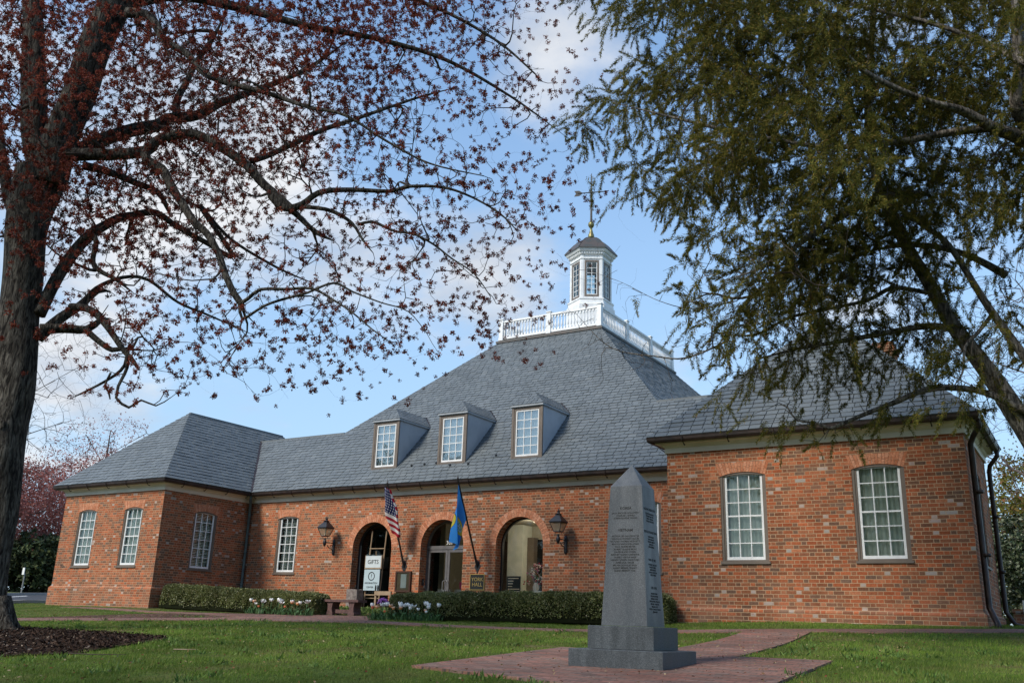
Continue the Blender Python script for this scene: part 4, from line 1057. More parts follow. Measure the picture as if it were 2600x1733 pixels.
def flag(label_pole, label_cloth, x, z0, top, kind, fall, seed):
    base = Vector((x, YM-.03, z0)); tip = Vector(top); d = (tip-base).normalized(); L = (tip-base).length
    r = thing('flagpole', label_pole, 'flagpole', (x, YM, z0), 'flagpoles slanting out over the entrance')
    mb = MB(); mb.tube([base-d*.02, base+d*L], [.030, .026], 8); mb.lathe(tip, [(.018, -.02), (.028, 0), (.03, .04), (.012, .10), (.002, .16)], 8); mb.build('pole', MT['bronze_plain'], r)
    mb = MB(); mb.add([(x, YM-.012, z0-.24), (x+.105, YM-.012, z0-.03), (x, YM-.012, z0+.18), (x-.105, YM-.012, z0-.03), (x, YM-.0, z0-.25), (x+.115, YM, z0-.03), (x, YM, z0+.19), (x-.115, YM, z0-.03)],
                      ((3, 2, 1, 0), (0, 1, 5, 4), (1, 2, 6, 5), (2, 3, 7, 6), (3, 0, 4, 7)))
    mb.tube([base-d*.06, base+d*.30], .036, 8); mb.lathe((x, YM-.02, z0-.13), [(.012, -.01), (.012, .01)], 6); mb.build('wall_bracket', MT['iron'], r)
    nu, nv = 34, 56; vs = []; uvs = []
    side = Vector((1, 0, 0)); rr = random.Random(seed); p1, p2 = rr.random()*6, rr.random()*6
    for i in range(nu+1):
        u = i/nu
        for j in range(nv+1):
            v = j/nv
            if kind == 'striped':                      # wound loosely along its pole
                hp = tip-d*(.08+u*1.50); w = .15+.36*math.sin(math.pi*min(1, .08+u*.72))
                leg = v/.46 if v < .46 else (1-(v-.46)/.34*.8 if v < .8 else .2+(v-.8)/.2*.6)
                dep = -.045 if v < .46 else (.03 if v < .8 else .06)
                o_ = w*(leg-.52); p = hp+side*o_*.92+Vector((0, 0, -1))*(.42*w*leg)+Vector((0, dep+.045*math.sin(leg*5.5+u*5+p1), 0))+side*.02*math.sin(u*13+p2)
            else:                                      # hung from the upper pole, the fly fallen together
                hp = tip-d*(.10+u*1.12); e = v**.85; sw = math.sin(math.pi*v)
                end = Vector((x-.02+.10*math.sin(u*9+p1), 22.20+.16*u, 1.92+.10*math.sin(u*5+p2)-.05*u))
                p = hp.lerp(end, e)+side*(.055*math.sin(u*8.5+p1)*min(1, v*2.2)+.03*math.sin(u*17+p2)*v)+Vector((0, -.10*sw*(1-u)+.05*math.sin(u*11+2*v)*v, -.10*sw*u))
            vs.append(p); uvs.append((u, v))
    fs = [[i*(nv+1)+j, (i+1)*(nv+1)+j, (i+1)*(nv+1)+j+1, i*(nv+1)+j+1] for i in range(nu) for j in range(nv)]
    o0 = Vector((x, YM, z0)); me = np_mesh('flag', np.array([v-o0 for v in vs]), fs, flag_mat(kind), True)
    ul = me.uv_layers.new(name='UVMap')
    li = np.array([i for f in fs for i in f]); ul.data.foreach_set('uv', np.array(uvs, np.float32)[li].ravel())
    o = link('flag', me, None, o0); setprops(o, label_cloth, 'flag')
flag('dark slanting flagpole carrying the red, white and blue striped flag', 'limp flag with red and white stripes and white stars on dark blue', -18.55, 1.42, (-18.55, 22.38, 3.82), 'striped', (.10, .52, -1), 3)
flag('dark slanting flagpole carrying the bright blue flag', 'limp bright blue flag with a yellow ringed seal', -15.78, 1.41, (-15.78, 22.25, 3.80), 'blue', (-.02, .06, -1), 8)

# ------------------------------------------------------------------ signs and small things by the entrance
def plate(name, label, cat, x0, x1, z0, z1, y, th, frame, fw, fmat, imat, group=None):
    r = thing(name, label, cat, ((x0+x1)/2, y, z0)); mb = MB(); Fp = Face((0, y, 0), (1, 0, 0), (0, -1, 0))
    ring(mb, Fp, contour(x0+fw, x1-fw, z0+fw, z1-fw, 0), contour(x0, x1, z0, z1, 0), th, -.0); mb.build('frame', fmat, r)
    mb = MB(); mb.box((x0+fw*.5, y-th*.6, z0+fw*.5), (x1-fw*.5, y-.001, z1-fw*.5)); mb.build('panel', imat, r); return r
yk = plate('name_plaque', 'square black plaque with gilt letters and border beside the lobby arch', 'plaque', -16.02, -15.50, .70, 1.16, YM, .03, None, .018, MT['gold'], MT['plaque'])
mb = MB(); put_text(mb, 'york', (-15.76, YM-.020, .93), (1, 0, 0), (0, 0, 1), (0, -1, 0)); mb.build('lettering', MT['gold'], yk)
nb = plate('notice_case', 'dark wood notice case with a sheet of paper between two arches', 'notice board', -18.83, -18.23, .62, 1.25, YM, .07, None, .05, MT['wood'], MT['easel'])
mb = MB(); mb.box((-18.62, YM-.052, .74), (-18.40, YM-.044, 1.16)); mb.build('notice', MT['paper'], nb)
mb = MB(); mb.add([(-18.78, YM-.066, .67), (-18.28, YM-.066, .67), (-18.28, YM-.066, 1.2), (-18.78, YM-.066, 1.2)], [[0, 1, 2, 3]]); mb.build('pane', MT['glass'], nb)
db = thing('door_bell', 'small dark intercom on the brick left of the double door', 'doorbell', (-17.945, YM+.19, .93))
mb = MB(); mb.box((-17.952, YM+.15, .83), (-17.915, YM+.23, 1.03)); mb.build('case', MT['iron'], db)
mb = MB(); mb.box((-17.915, YM+.175, .92), (-17.908, YM+.205, .98)); mb.build('button', MT['leadgrey'], db)

# easel with two sign boards in the first arch
ez = thing('sign_easel', 'pale wooden easel holding sign boards in front of the dark glass arch', 'easel', (-19.92, YM+.2, FLOOR))
ey = YM+.16
mb = MB()
for x in (-20.20, -19.60): mb.tube([(x, ey-.06, FLOOR-.1), (x+.02, ey+.12, 2.55)], .022, 6)
mb.tube([(-20.2, ey+.07, 1.98), (-19.58, ey+.07, 1.98)], .016, 6); mb.tube([(-20.2, ey-.02, .52), (-19.6, ey-.02, .52)], .02, 6); mb.tube([(-20.2, ey-.03, .42), (-19.6, ey-.03, .42)], .014, 6)
mb.build('frame', MT['easel'], ez)
mb = MB(); mb.tube([(-20.05, ey+.42, FLOOR-.1), (-19.95, ey+.1, 1.9)], .018, 6); mb.build('leg', MT['easel'], ez)
gs = thing('gifts_sign', 'white sign reading gifts in black, upper board on the easel', 'sign', (-19.9, ey-.05, 1.36))
mb = MB(); mb.box((-20.22, ey-.075, 1.37), (-19.58, ey-.045, 1.74)); mb.build('board', MT['offwhite'], gs)
mb = MB(); mb.box((-20.25, ey-.07, 1.345), (-20.222, ey-.04, 1.76)); mb.box((-19.578, ey-.07, 1.345), (-19.55, ey-.04, 1.76)); mb.box((-20.25, ey-.071, 1.33), (-19.55, ey-.041, 1.366)); mb.build('frame', MT['easel'], gs)
mb = MB(); put_text(mb, 'gifts', (-19.9, ey-.078, 1.545), (1, 0, 0), (0, 0, 1), (0, -1, 0)); mb.build('lettering', MT['ink'], gs)
mb = MB()
for k in range(3): mb.box((-20.2+k*.22, ey-.08, 1.745), (-20.06+k*.22, ey-.04, 1.775))
mb.build('clip', MT['verdigris'], gs)
ins = thing('information_sign', 'pale grey information board with a ringed question mark, lower board on the easel', 'sign', (-19.92, ey-.05, .66))
mb = MB(); mb.box((-20.22, ey-.095, .66), (-19.58, ey-.07, 1.31)); mb.build('board', MT['signblue'], ins)
mb = MB(); c = Vector((-19.91, ey-.097, 1.10)); put_text(mb, 'q', c, (1, 0, 0), (0, 0, 1), (0, -1, 0))
cc = [(c.x+.135*math.cos(t), c.z+.135*math.sin(t)) for t in np.linspace(0, 2*math.pi, 25)[:-1]]; ci = [(c.x+.110*math.cos(t), c.z+.110*math.sin(t)) for t in np.linspace(0, 2*math.pi, 25)[:-1]]
ring(mb, Face((0, ey-.097, 0), (1, 0, 0), (0, -1, 0)), ci, cc, .003, 0)
put_text(mb, 'info', (-19.91, ey-.097, .885), (1, 0, 0), (0, 0, 1), (0, -1, 0)); put_text(mb, 'center', (-19.95, ey-.097, .755), (1, 0, 0), (0, 0, 1), (0, -1, 0))
for k, x in enumerate((-19.70, -19.61)):                      # two little figures
    mb.lathe((x, ey-.1, .80), [(.004, -.028), (.02, -.018), (.024, 0), (.02, .018), (.004, .028)], 8); mb.box((x-.03, ey-.103, .70), (x+.03, ey-.097, .775)); mb.box((x-.022, ey-.103, .665), (x+.022, ey-.097, .70))
mb.build('lettering', MT['ink'], ins)

# lobby things seen through the third arch and the door
tb = thing('lobby_table', 'pale table standing behind the glass of the lobby arch', 'table', (-15.0, 25.0, FLOOR))
mb = MB(); mb.box((-16.2, 24.75, .70), (-14.0, 25.35, .74)); mb.build('tabletop', MT['white'], tb)
for x in (-16.1, -14.1):
    for y in (24.85, 25.25): mb = MB(); mb.tube([(x, y, FLOOR), (x, y, .70)], .025, 6); mb.build('leg', MT['white'], tb)
vz = thing('flower_vase', 'white vase of pink, red and white flowers behind the lobby glass', 'vase', (-14.62, 24.98, .74))
mb = MB(); mb.lathe((-14.62, 24.98, .74), [(.05, 0), (.085, .06), (.095, .13), (.07, .21), (.045, .24), (.055, .26)], 16); mb.build('vase', MT['white'], vz, True)
MT['bouquet'] = island_material('mixed_petals', [(0, (.75, .70, .68)), (.35, (.72, .62, .62)), (.55, (.45, .04, .08)), (.75, (.62, .20, .30)), (.9, (.38, .16, .40)), (1, (.75, .7, .66))], .7, .1, 20, .1, .2, True)
MT['stem'] = material('green_stem', (.07, .14, .035), .6, .2, (.05, .10, .03), 20.)
fl = MB(); st = MB(); rr = random.Random(4)
for k in range(46):
    a, e = rr.uniform(0, 6.28), rr.uniform(-.35, 1.5); R = rr.uniform(.2, .5)
    p = Vector((-14.62, 24.98, 1.0)); dr = Vector((math.cos(a)*math.cos(e), .6*math.sin(a)*math.cos(e), .15+math.sin(e)*.95))
    q_ = p+dr*R; st.tube([p, p+Vector((dr.x*.3*R, dr.y*.3*R, .5*R)), q_], .004, 4)
    for j in range(4):
        c = q_+Vector((rr.uniform(-.03, .03), rr.uniform(-.03, .03), rr.uniform(-.05, .05)))
        fl.lathe(c, [(.006, -.018), (.024, -.006), (.026, .008), (.008, .02)], 6)
fl.build('blossoms', MT['bouquet'], vz); st.build('stems', MT['stem'], vz)
pk = thing('pink_folder', 'bright pink leaflet propped behind the right door glass', 'leaflet', (-16.6, YM+.6, .8))
mb = MB(); mb.obox((-16.62, YM+.60, .86), (.20, 0, 0), (0, .004, 0), (-.03, .03, .10)); mb.build('sheet', MT['pinkpaper'], pk)
for x, lb in ((-17.42, 'white leaflet rack behind the left door glass'), (-16.78, 'white leaflet rack behind the right door glass')):
    r = thing('leaflet_rack', lb, 'rack', (x, YM+.7, FLOOR)); mb = MB(); mb.box((x-.24, YM+.62, .60), (x+.24, YM+.78, .74)); mb.build('tray', MT['white'], r); mb = MB(); mb.box((x-.2, YM+.66, FLOOR), (x+.2, YM+.74, .6)); mb.build('stand', MT['dark'], r)

# bench, stone block, flower pot
BX0, BX1, BY = -18.45, -17.15, 20.0; gz = zf(-17.8, BY)+.01
be = thing('stone_bench', 'reddish stone garden bench between the clipped hedges', 'bench', (-17.8, BY, gz))
mb = MB(); mb.box((BX0, BY-.19, gz+.345), (BX1, BY+.19, gz+.41)); mb.build('seat', MT['benchstone'], be)
for x in (BX0+.26, BX1-.26):
    mb = MB(); pr = [(.115, 0), (.11, .05), (.085, .10), (.075, .18), (.085, .27), (.12, .345)]
    vs = []; 
    for w, z in pr: vs += [(x-w, BY-.15, gz-.06*(z == 0)+z), (x+w, BY-.15, gz-.06*(z == 0)+z), (x+w, BY+.15, gz-.06*(z == 0)+z), (x-w, BY+.15, gz-.06*(z == 0)+z)]
    fs = []
    for k in range(len(pr)-1):
        for i in range(4): j = (i+1) % 4; fs.append((4*k+i, 4*k+j, 4*k+4+j, 4*k+4+i))
    mb.add(vs, fs+[(3, 2, 1, 0), tuple(4*(len(pr)-1)+i for i in range(4))]); mb.build('leg', MT['benchstone'], be)
mb = MB(); mb.box((BX0+.36, BY-.04, gz+.05), (BX1-.36, BY+.04, gz+.15)); mb.build('stretcher', MT['benchstone'], be)
sb_ = MB(); rr = random.Random(2); vs = []
for z in (0, .25, .52):
    for i in range(10):
        a = i*2*math.pi/10; sq = 1/max(abs(math.cos(a)), abs(math.sin(a)))
        vs.append((-20.25+.22*min(sq, 1.25)*math.cos(a)*rr.uniform(.93, 1.05), 23.2+.2*min(sq, 1.25)*math.sin(a)*rr.uniform(.93, 1.05), .15+z+rr.uniform(-.012, .012)))
for i in range(10): vs.append((vs[i][0], vs[i][1], -.25))
fs = [[10*k+i, 10*k+(i+1) % 10, 10*k+10+(i+1) % 10, 10*k+10+i] for k in range(2) for i in range(10)]+[[30+i, 30+(i+1) % 10, (i+1) % 10, i] for i in range(10)]+[list(range(20, 30))]
sb_.add(vs, fs); setprops(sb_.build('stone_block', MT['concrete'], None, False, (-20.25, 23.2, -.1)), 'rough pale stone block at the left foot of the dark glass arch', 'stone')
fp = thing('flower_pot', 'pot of purple flowers at the right foot of the dark glass arch', 'flower pot', (-18.82, 22.9, -.1))
mb = MB(); mb.lathe((-18.82, 22.9, -.1), [(.12, -.05), (.15, .10), (.18, .28), (.19, .30), (.17, .31)], 14); mb.build('pot', MT['wood'], fp)
mb = MB()
for x in (-19.28, -19.25, -18.66): mb.box((x, 23.02, -.15), (x+.03, 23.06, .62))
mb.box((-19.28, 23.0, .50), (-18.63, 23.03, .62)); mb.build('stand', MT['easel'], fp)
MT['purple'] = island_material('purple_petals', [(0, (.16, .06, .30)), (.5, (.22, .10, .38)), (1, (.30, .17, .45))], .7, .1, 20, .1, .2)
fl = MB(); rr = random.Random(9)
for k in range(110):
    a, e, R = rr.uniform(0, 6.28), rr.uniform(-.2, 1.57), .18*rr.uniform(.75, 1)
    fl.lathe((-18.82+R*math.cos(a)*math.cos(e), 22.9+R*math.sin(a)*math.cos(e), .26+R*.85*math.sin(e)), [(.004, -.015), (.026, -.004), (.028, .006), (.006, .016)], 6)
fl.build('blossoms', MT['purple'], fp)

# far left sign, right-hand post and low wall
sg = thing('road_sign', 'small white sign on a grey post by the road', 'sign', (-47.2, 28.4, zf(-47.2, 28.4)))
gz = zf(-47.2, 28.4); mb = MB(); mb.tube([(-47.2, 28.4, gz-.2), (-47.2, 28.4, gz+1.0)], .035, 6); mb.build('post', MT['leadgrey'], sg); mb = MB(); mb.box((-47.28, 28.3, gz+.95), (-47.1, 28.33, gz+1.3)); mb.build('panel', MT['paper'], sg)
MAPLE_LIMBS = [
    ('trunk', [(-0.19,-0.66,0.430), (-0.25,-0.14,0.349), (-0.29,0.54,0.345), (-0.31,1.23,0.349), (-0.39,2.02,0.370), (-0.48,2.84,0.400), (-0.52,3.68,0.414), (-0.6,4.54,0.403), (-0.72,5.42,0.396), (-0.8,6.34,0.424), (-0.86,7.09,0.464), (-0.87,7.76,0.531), (-0.85,8.25,0.557)]),
    ('stem1', [(-0.81,8.06,0.355), (-1.2,8.94,0.297), (-1.46,9.75,0.283), (-1.73,10.79,0.269), (-2.13,12.41,0.247), (-2.55,14.12,0.195)]),
    ('stem1b', [(-0.88,7.96,0.231), (-1.0,8.94,0.207), (-1.13,9.97,0.192), (-1.32,11.34,0.177), (-1.51,13.12,0.144)]),
    ('stem2', [(-0.68,8.06,0.466), (-0.54,8.76,0.440), (-0.37,9.48,0.427), (-0.18,10.32,0.414), (-0.01,11.07,0.391), (0.22,11.84,0.376), (0.45,12.63,0.343), (0.81,13.78,0.266)]),
    ('stemL', [(-0.96,6.7,0.165), (-1.47,7.54,0.150), (-1.82,8.22,0.134), (-2.24,9.2,0.118), (-2.74,10.75,0.093)]),
    ('A', [(-0.31,8.75,0.198), (-0.01,8.97,0.180), (0.3,9.18,0.163), (0.7,9.35,0.154), (1.07,9.45,0.145), (1.19,9.61,0.132), (1.7,9.72,0.119), (2.08,10.03,0.101), (2.51,10.26,0.087), (3.03,10.54,0.074), (3.72,10.99,0.056), (4.4,11.67,0.038)]),
    ('A2', [(1.42,9.67,0.100), (1.31,10.06,0.092), (1.39,10.48,0.083), (1.5,11.02,0.074), (1.69,11.56,0.061), (1.82,12.12,0.047)]),
    ('B', [(-0.23,8.73,0.180), (0.28,8.74,0.162), (0.8,8.74,0.153), (1.43,8.85,0.144), (1.61,9.06,0.126), (1.77,9.18,0.118), (2.36,9.29,0.118), (2.9,9.09,0.113), (3.64,8.61,0.108), (4.02,8.24,0.102), (4.33,8.0,0.098), (4.82,7.59,0.093), (4.28,8.0,0.089), (4.62,7.68,0.084), (5.01,7.76,0.075), (5.36,8.04,0.067), (5.97,8.13,0.058), (6.89,8.13,0.049), (7.19,8.24,0.045), (7.96,8.25,0.036), (8.59,8.06,0.027), (9.21,7.71,0.022), (9.61,7.32,0.013)]),
    ('B2', [(4.62,7.68,0.079), (4.92,7.45,0.066), (5.21,7.23,0.057), (5.44,7.11,0.048), (5.75,6.99,0.039)]),
    ('B3', [(4.62,7.71,0.066), (5.05,7.71,0.053), (5.54,7.64,0.049), (6.02,7.39,0.040), (6.32,7.04,0.031), (6.61,6.76,0.017)]),
    ('B4', [(6.09,7.36,0.040), (6.41,7.44,0.035), (6.69,7.35,0.035), (7.04,7.23,0.031), (7.4,7.21,0.031), (7.87,7.0,0.026), (8.33,6.69,0.022), (8.83,6.39,0.017), (9.23,5.92,0.013)]),
    ('C', [(1.49,8.84,0.117), (1.59,8.66,0.112), (2.0,8.47,0.112), (2.2,8.3,0.111), (2.47,8.0,0.107), (2.79,7.7,0.102), (3.18,7.29,0.097), (3.54,7.06,0.092), (3.91,6.65,0.087), (4.18,6.25,0.082), (4.49,5.85,0.077), (4.79,5.57,0.068), (4.83,5.58,0.060)]),
    ('C2', [(4.83,5.58,0.051), (5.08,5.71,0.047), (5.39,5.91,0.043), (5.98,5.93,0.039), (6.58,5.96,0.034), (7.19,5.69,0.026), (7.64,5.46,0.021), (8.1,5.17,0.017), (8.55,4.93,0.013)]),
    ('C3', [(4.85,5.61,0.038), (4.97,5.29,0.034), (5.42,5.57,0.030), (5.88,5.74,0.030), (6.29,5.85,0.026), (6.87,6.09,0.026), (7.32,5.92,0.021), (7.93,5.72,0.017), (8.53,5.55,0.013), (8.98,5.1,0.008)]),
    ('D', [(-0.09,8.48,0.107), (0.21,8.4,0.094), (0.49,8.27,0.085), (0.77,8.11,0.076), (1.13,7.93,0.067), (1.25,7.65,0.053), (1.26,7.43,0.044)]),
    ('E', [(-0.36,5.24,0.153), (-0.26,5.8,0.141), (-0.14,6.27,0.134), (0.01,6.7,0.126), (0.14,6.97,0.118), (0.29,7.14,0.109), (0.51,7.33,0.101), (0.75,7.41,0.092), (1.12,7.48,0.084), (1.55,7.19,0.074), (2.09,6.88,0.065), (2.63,6.6,0.056), (1.78,7.66,0.049), (2.44,6.96,0.039), (3.34,6.4,0.030), (4.09,6.07,0.022)]),
    ('E2', [(0.05,6.78,0.078), (0.27,6.95,0.070), (0.45,6.79,0.065), (0.48,6.47,0.061), (0.58,6.29,0.056), (0.8,6.16,0.052), (1.14,6.02,0.043), (1.57,5.75,0.034)]),
    ('Fb', [(-0.29,4.77,0.135), (-0.02,5.18,0.115), (0.21,5.44,0.094), (0.42,5.77,0.069), (0.59,5.74,0.051)]),
    ('F2', [(0.15,5.42,0.094), (0.48,5.41,0.089), (0.77,5.32,0.085), (1.07,5.13,0.081), (1.37,4.89,0.072), (1.68,4.62,0.063), (2.04,4.35,0.050), (2.22,4.22,0.033)]),
    ('F3', [(0.26,5.44,0.055), (0.41,5.82,0.047), (0.81,6.07,0.043), (1.2,6.03,0.039), (1.75,5.58,0.034), (2.33,5.32,0.026), (3.02,5.0,0.017)]),
    ('G', [(-0.27,4.94,0.118), (0.13,4.97,0.101), (0.5,4.97,0.085), (0.68,5.17,0.059), (0.79,5.21,0.042)]),
    ('G2', [(0.5,4.97,0.072), (0.81,4.75,0.067), (1.16,4.57,0.059), (1.47,4.6,0.046), (1.53,4.28,0.038), (1.4,4.06,0.033), (1.16,3.86,0.029), (1.0,3.74,0.025), (0.79,3.6,0.017)]),
    ('G3', [(1.39,4.11,0.029), (1.37,3.84,0.025), (1.53,3.73,0.021), (1.63,3.6,0.012)]),
    ('G4', [(1.68,4.56,0.046), (1.77,4.23,0.042), (1.69,3.85,0.037), (1.72,3.63,0.033), (2.02,3.45,0.029), (2.26,3.6,0.021), (2.59,3.5,0.017), (2.88,3.67,0.012)]),
    ('H', [(0.75,12.19,0.142), (1.33,12.1,0.123), (1.83,11.52,0.103), (2.47,11.19,0.093), (2.99,10.74,0.083), (3.72,10.49,0.074), (4.53,10.33,0.060), (5.57,10.01,0.050), (6.49,9.84,0.041), (7.53,9.26,0.032), (8.54,8.79,0.022), (9.8,8.54,0.013)]),
    ('I', [(3.72,8.7,0.072), (3.89,8.81,0.067), (4.33,9.14,0.063), (4.76,9.47,0.059), (5.22,9.7,0.050), (5.82,10.01,0.041), (6.44,10.32,0.032), (7.06,10.57,0.023)]),
    ('J', [(0.36,12.29,0.161), (1.45,12.66,0.133), (2.81,12.38,0.114), (4.18,11.99,0.090), (5.62,11.72,0.066), (7.05,11.23,0.047), (8.3,10.42,0.032), (9.24,9.63,0.018)]),
    ('K', [(0.61,13.2,0.144), (1.9,13.6,0.126), (3.45,13.54,0.106), (5.22,13.15,0.077), (6.97,12.65,0.052), (8.43,11.82,0.033), (9.3,10.99,0.019)]),
]
CEDAR_LIMBS = [
    ('T1', [(-0.92,-0.35,0.267), (-1.01,0.46,0.244), (-1.19,1.54,0.221), (-1.45,2.25,0.195), (-1.86,3.13,0.165), (-2.16,3.67,0.149), (-2.39,4.11,0.137), (-2.59,4.61,0.126), (-2.79,5.07,0.115), (-2.96,5.59,0.103), (-3.11,6.15,0.088), (-3.17,6.87,0.080), (-3.1,7.94,0.068), (-2.89,9.14,0.056), (-2.69,10.4,0.036)]),
    ('L1', [(0.08,4.86,0.286), (-0.52,5.95,0.260), (-0.98,6.37,0.230), (-1.38,6.73,0.198), (-1.74,7.05,0.160), (-2.08,7.43,0.141), (-2.28,7.73,0.128), (-2.28,8.41,0.116), (-2.35,9.28,0.105), (-2.35,10.24,0.078)]),
    ('L2', [(-1.78,7.01,0.153), (-2.26,7.16,0.127), (-2.67,7.28,0.107), (-3.23,7.56,0.091), (-3.8,7.68,0.074), (-4.56,7.96,0.058), (-5.13,8.25,0.041), (-5.51,8.6,0.027)]),
    ('L2b', [(-2.48,7.29,0.080), (-3.07,7.18,0.070), (-3.86,6.97,0.060), (-4.82,6.85,0.050), (-5.77,6.99,0.040), (-6.73,7.21,0.027), (-7.58,7.45,0.013)]),
    ('L3', [(-2.27,3.93,0.062), (-2.61,4.03,0.059), (-3.2,3.92,0.053), (-3.93,3.74,0.043), (-4.48,3.61,0.031), (-5.03,3.43,0.018)]),
    ('L4', [(-1.5,2.73,0.073), (-1.88,2.92,0.067), (-2.18,3.07,0.061), (-2.48,3.12,0.058), (-2.73,3.11,0.052), (-2.98,3.03,0.049), (-3.18,2.91,0.046), (-3.37,2.81,0.042), (-3.69,2.65,0.036), (-4.03,2.48,0.030), (-4.15,2.55,0.021), (-4.39,2.59,0.018), (-4.45,2.76,0.015), (-4.52,2.82,0.012)]),
    ('L5', [(-2.61,6.09,0.085), (-3.06,6.08,0.082), (-3.56,5.95,0.078), (-3.95,5.8,0.075), (-4.34,5.62,0.071), (-4.65,5.45,0.064), (-4.91,5.36,0.058), (-5.29,5.14,0.045), (-5.67,4.97,0.035), (-6.04,4.8,0.025), (-6.49,4.67,0.016)]),
    ('L6', [(-3.44,5.21,0.051), (-3.63,5.2,0.048), (-4.19,5.1,0.045), (-4.58,4.81,0.041), (-4.84,4.69,0.038), (-5.14,4.52,0.032), (-5.4,4.39,0.025), (-5.7,4.35,0.022), (-6.06,4.41,0.016), (-6.43,4.24,0.009)]),
    ('L6b', [(-3.49,5.13,0.042), (-3.9,4.99,0.038), (-4.27,4.94,0.035), (-4.62,4.79,0.029)]),
    ('L7', [(-2.7,4.53,0.047), (-3.13,4.59,0.044), (-3.44,4.39,0.038), (-3.89,4.25,0.031), (-4.45,4.08,0.025), (-4.9,3.8,0.019), (-5.36,3.82,0.012)]),
    ('L8', [(-1.61,4.84,0.076), (-1.97,5.14,0.064), (-2.33,5.27,0.058), (-2.7,5.25,0.045), (-3.01,5.14,0.029)]),
    ('L9', [(-1.87,4.25,0.038), (-2.3,3.93,0.031), (-2.65,3.73,0.025), (-2.9,3.35,0.018), (-3.21,3.16,0.012)]),
    ('L10', [(-1.71,3.5,0.080), (-2.08,4.28,0.069), (-2.47,5.28,0.058), (-2.74,5.6,0.052), (-3.0,5.91,0.042), (-3.33,6.4,0.026)]),
    ('L11', [(-2.28,8.41,0.075), (-2.71,8.8,0.062), (-3.29,9.11,0.049), (-3.95,9.32,0.038), (-4.66,9.58,0.028)]),
    ('L12', [(-4.91,8.65,0.028), (-5.18,8.89,0.028), (-5.35,9.17,0.024), (-5.39,9.55,0.021)]),
    ('N', [(-5.37,3.71,0.028), (-5.95,3.43,0.022), (-6.38,3.44,0.018), (-6.8,3.49,0.015), (-7.01,3.6,0.012), (-7.15,3.76,0.009), (-7.37,4.04,0.006)]),
    ('N2', [(-5.7,4.31,0.016), (-6.21,4.17,0.013), (-6.61,4.27,0.009), (-7.04,4.53,0.006), (-7.4,4.69,0.005)]),
]
MAPLE_CROWN = [(-4.21, 14.17), (10.1, 14.74), (9.36, 12.63), (8.89, 12.17), (9.24, 11.64), (9.86, 10.91), (9.55, 10.16), (9.83, 9.75), (9.61, 9.24), (10.07, 8.45), (10.21, 7.68), (9.91, 7.09), (9.3, 7.21), (9.29, 5.86), (8.76, 5.04), (9.15, 4.44), (8.52, 4.68), (7.76, 4.56), (7.24, 4.9), (6.61, 4.22), (6.33, 3.48), (5.45, 4.14), (4.69, 3.39), (4.28, 4.1), (3.85, 4.25), (3.29, 4.06), (2.7, 3.49), (2.12, 3.51), (1.71, 3.46), (1.28, 4.08), (0.84, 5.3), (-0.04, 5.45), (-0.35, 6.73), (-2.6, 6.65)]
MAPLE_DENSE = [(-4.21, 14.17), (8.33, 14.67), (7.01, 12.1), (6.17, 10.55), (5.0, 9.17), (3.66, 8.22), (2.33, 6.82), (1.32, 6.04), (-0.09, 6.74), (-0.68, 7.57), (-2.76, 7.4)]
CEDAR_CROWN = [(-7.54, 10.64), (-7.93, 9.35), (-7.75, 8.47), (-8.15, 7.56), (-7.78, 7.0), (-7.71, 6.12), (-7.75, 5.62), (-7.36, 5.15), (-6.86, 4.82), (-6.68, 4.29), (-6.19, 3.84), (-5.83, 3.4), (-5.41, 3.23), (-5.32, 2.6), (-4.78, 2.59), (-4.11, 2.65), (-3.42, 2.95), (-2.77, 3.32), (-2.14, 3.4), (-1.44, 3.11), (0.51, 4.47), (1.69, 11.01)]
CEDAR_DENSE = [(-7.54, 10.64), (-7.86, 9.36), (-7.72, 8.47), (-8.05, 7.56), (-7.72, 6.78), (-7.62, 5.98), (-6.64, 5.73), (-5.73, 5.84), (-4.74, 6.16), (-3.78, 5.91), (-2.84, 5.59), (-1.7, 5.91), (0.76, 5.86), (1.69, 11.01)]

# ------------------------------------------------------------------ growing trees
def densify(pts, step):
    """smooth a polyline with radii (Catmull-Rom) at roughly even steps"""
    P_ = np.array(pts, float); out = []
    for i in range(len(P_)-1):
        p0, p1, p2, p3 = P_[max(i-1, 0)], P_[i], P_[i+1], P_[min(i+2, len(P_)-1)]
        m = max(1, int(np.linalg.norm(p2[:3]-p1[:3])/step))
        for k in range(m):
            t = k/m; out.append(.5*((2*p1)+(-p0+p2)*t+(2*p0-5*p1+4*p2-p3)*t*t+(-p0+3*p1-3*p2+p3)*t**3))
    out.append(P_[-1]); return np.array(out)
def tubes(segs, sides):
    """segs: (a, b, ra, rb) arrays -> prism mesh arrays"""
    a, b, ra, rb = segs; n = len(a)
    d = b-a; L = np.linalg.norm(d, axis=1, keepdims=True); d = d/np.maximum(L, 1e-6)
    ref = np.where(np.abs(d[:, 2:3]) < .9, np.array([[0, 0, 1.]]), np.array([[1., 0, 0]]))
    s = np.cross(d, ref); s /= np.linalg.norm(s, axis=1, keepdims=True); t = np.cross(d, s)
    ang = np.arange(sides)*2*np.pi/sides
    off = s[:, None, :]*np.cos(ang)[None, :, None]+t[:, None, :]*np.sin(ang)[None, :, None]
    ext = np.minimum(ra, L[:, 0]*.4)[:, None, None]*.5*d[:, None, :]
    v = np.concatenate([a[:, None]+off*ra[:, None, None]-ext*.6, b[:, None]+off*rb[:, None, None]], 1).reshape(-1, 3)
    base = (np.arange(n)*2*sides)[:, None]; j = np.arange(sides)[None]; k = (j+1) % sides
    f = np.stack([base+j, base+k, base+sides+k, base+sides+j], -1).reshape(-1, 4)
    return v, f
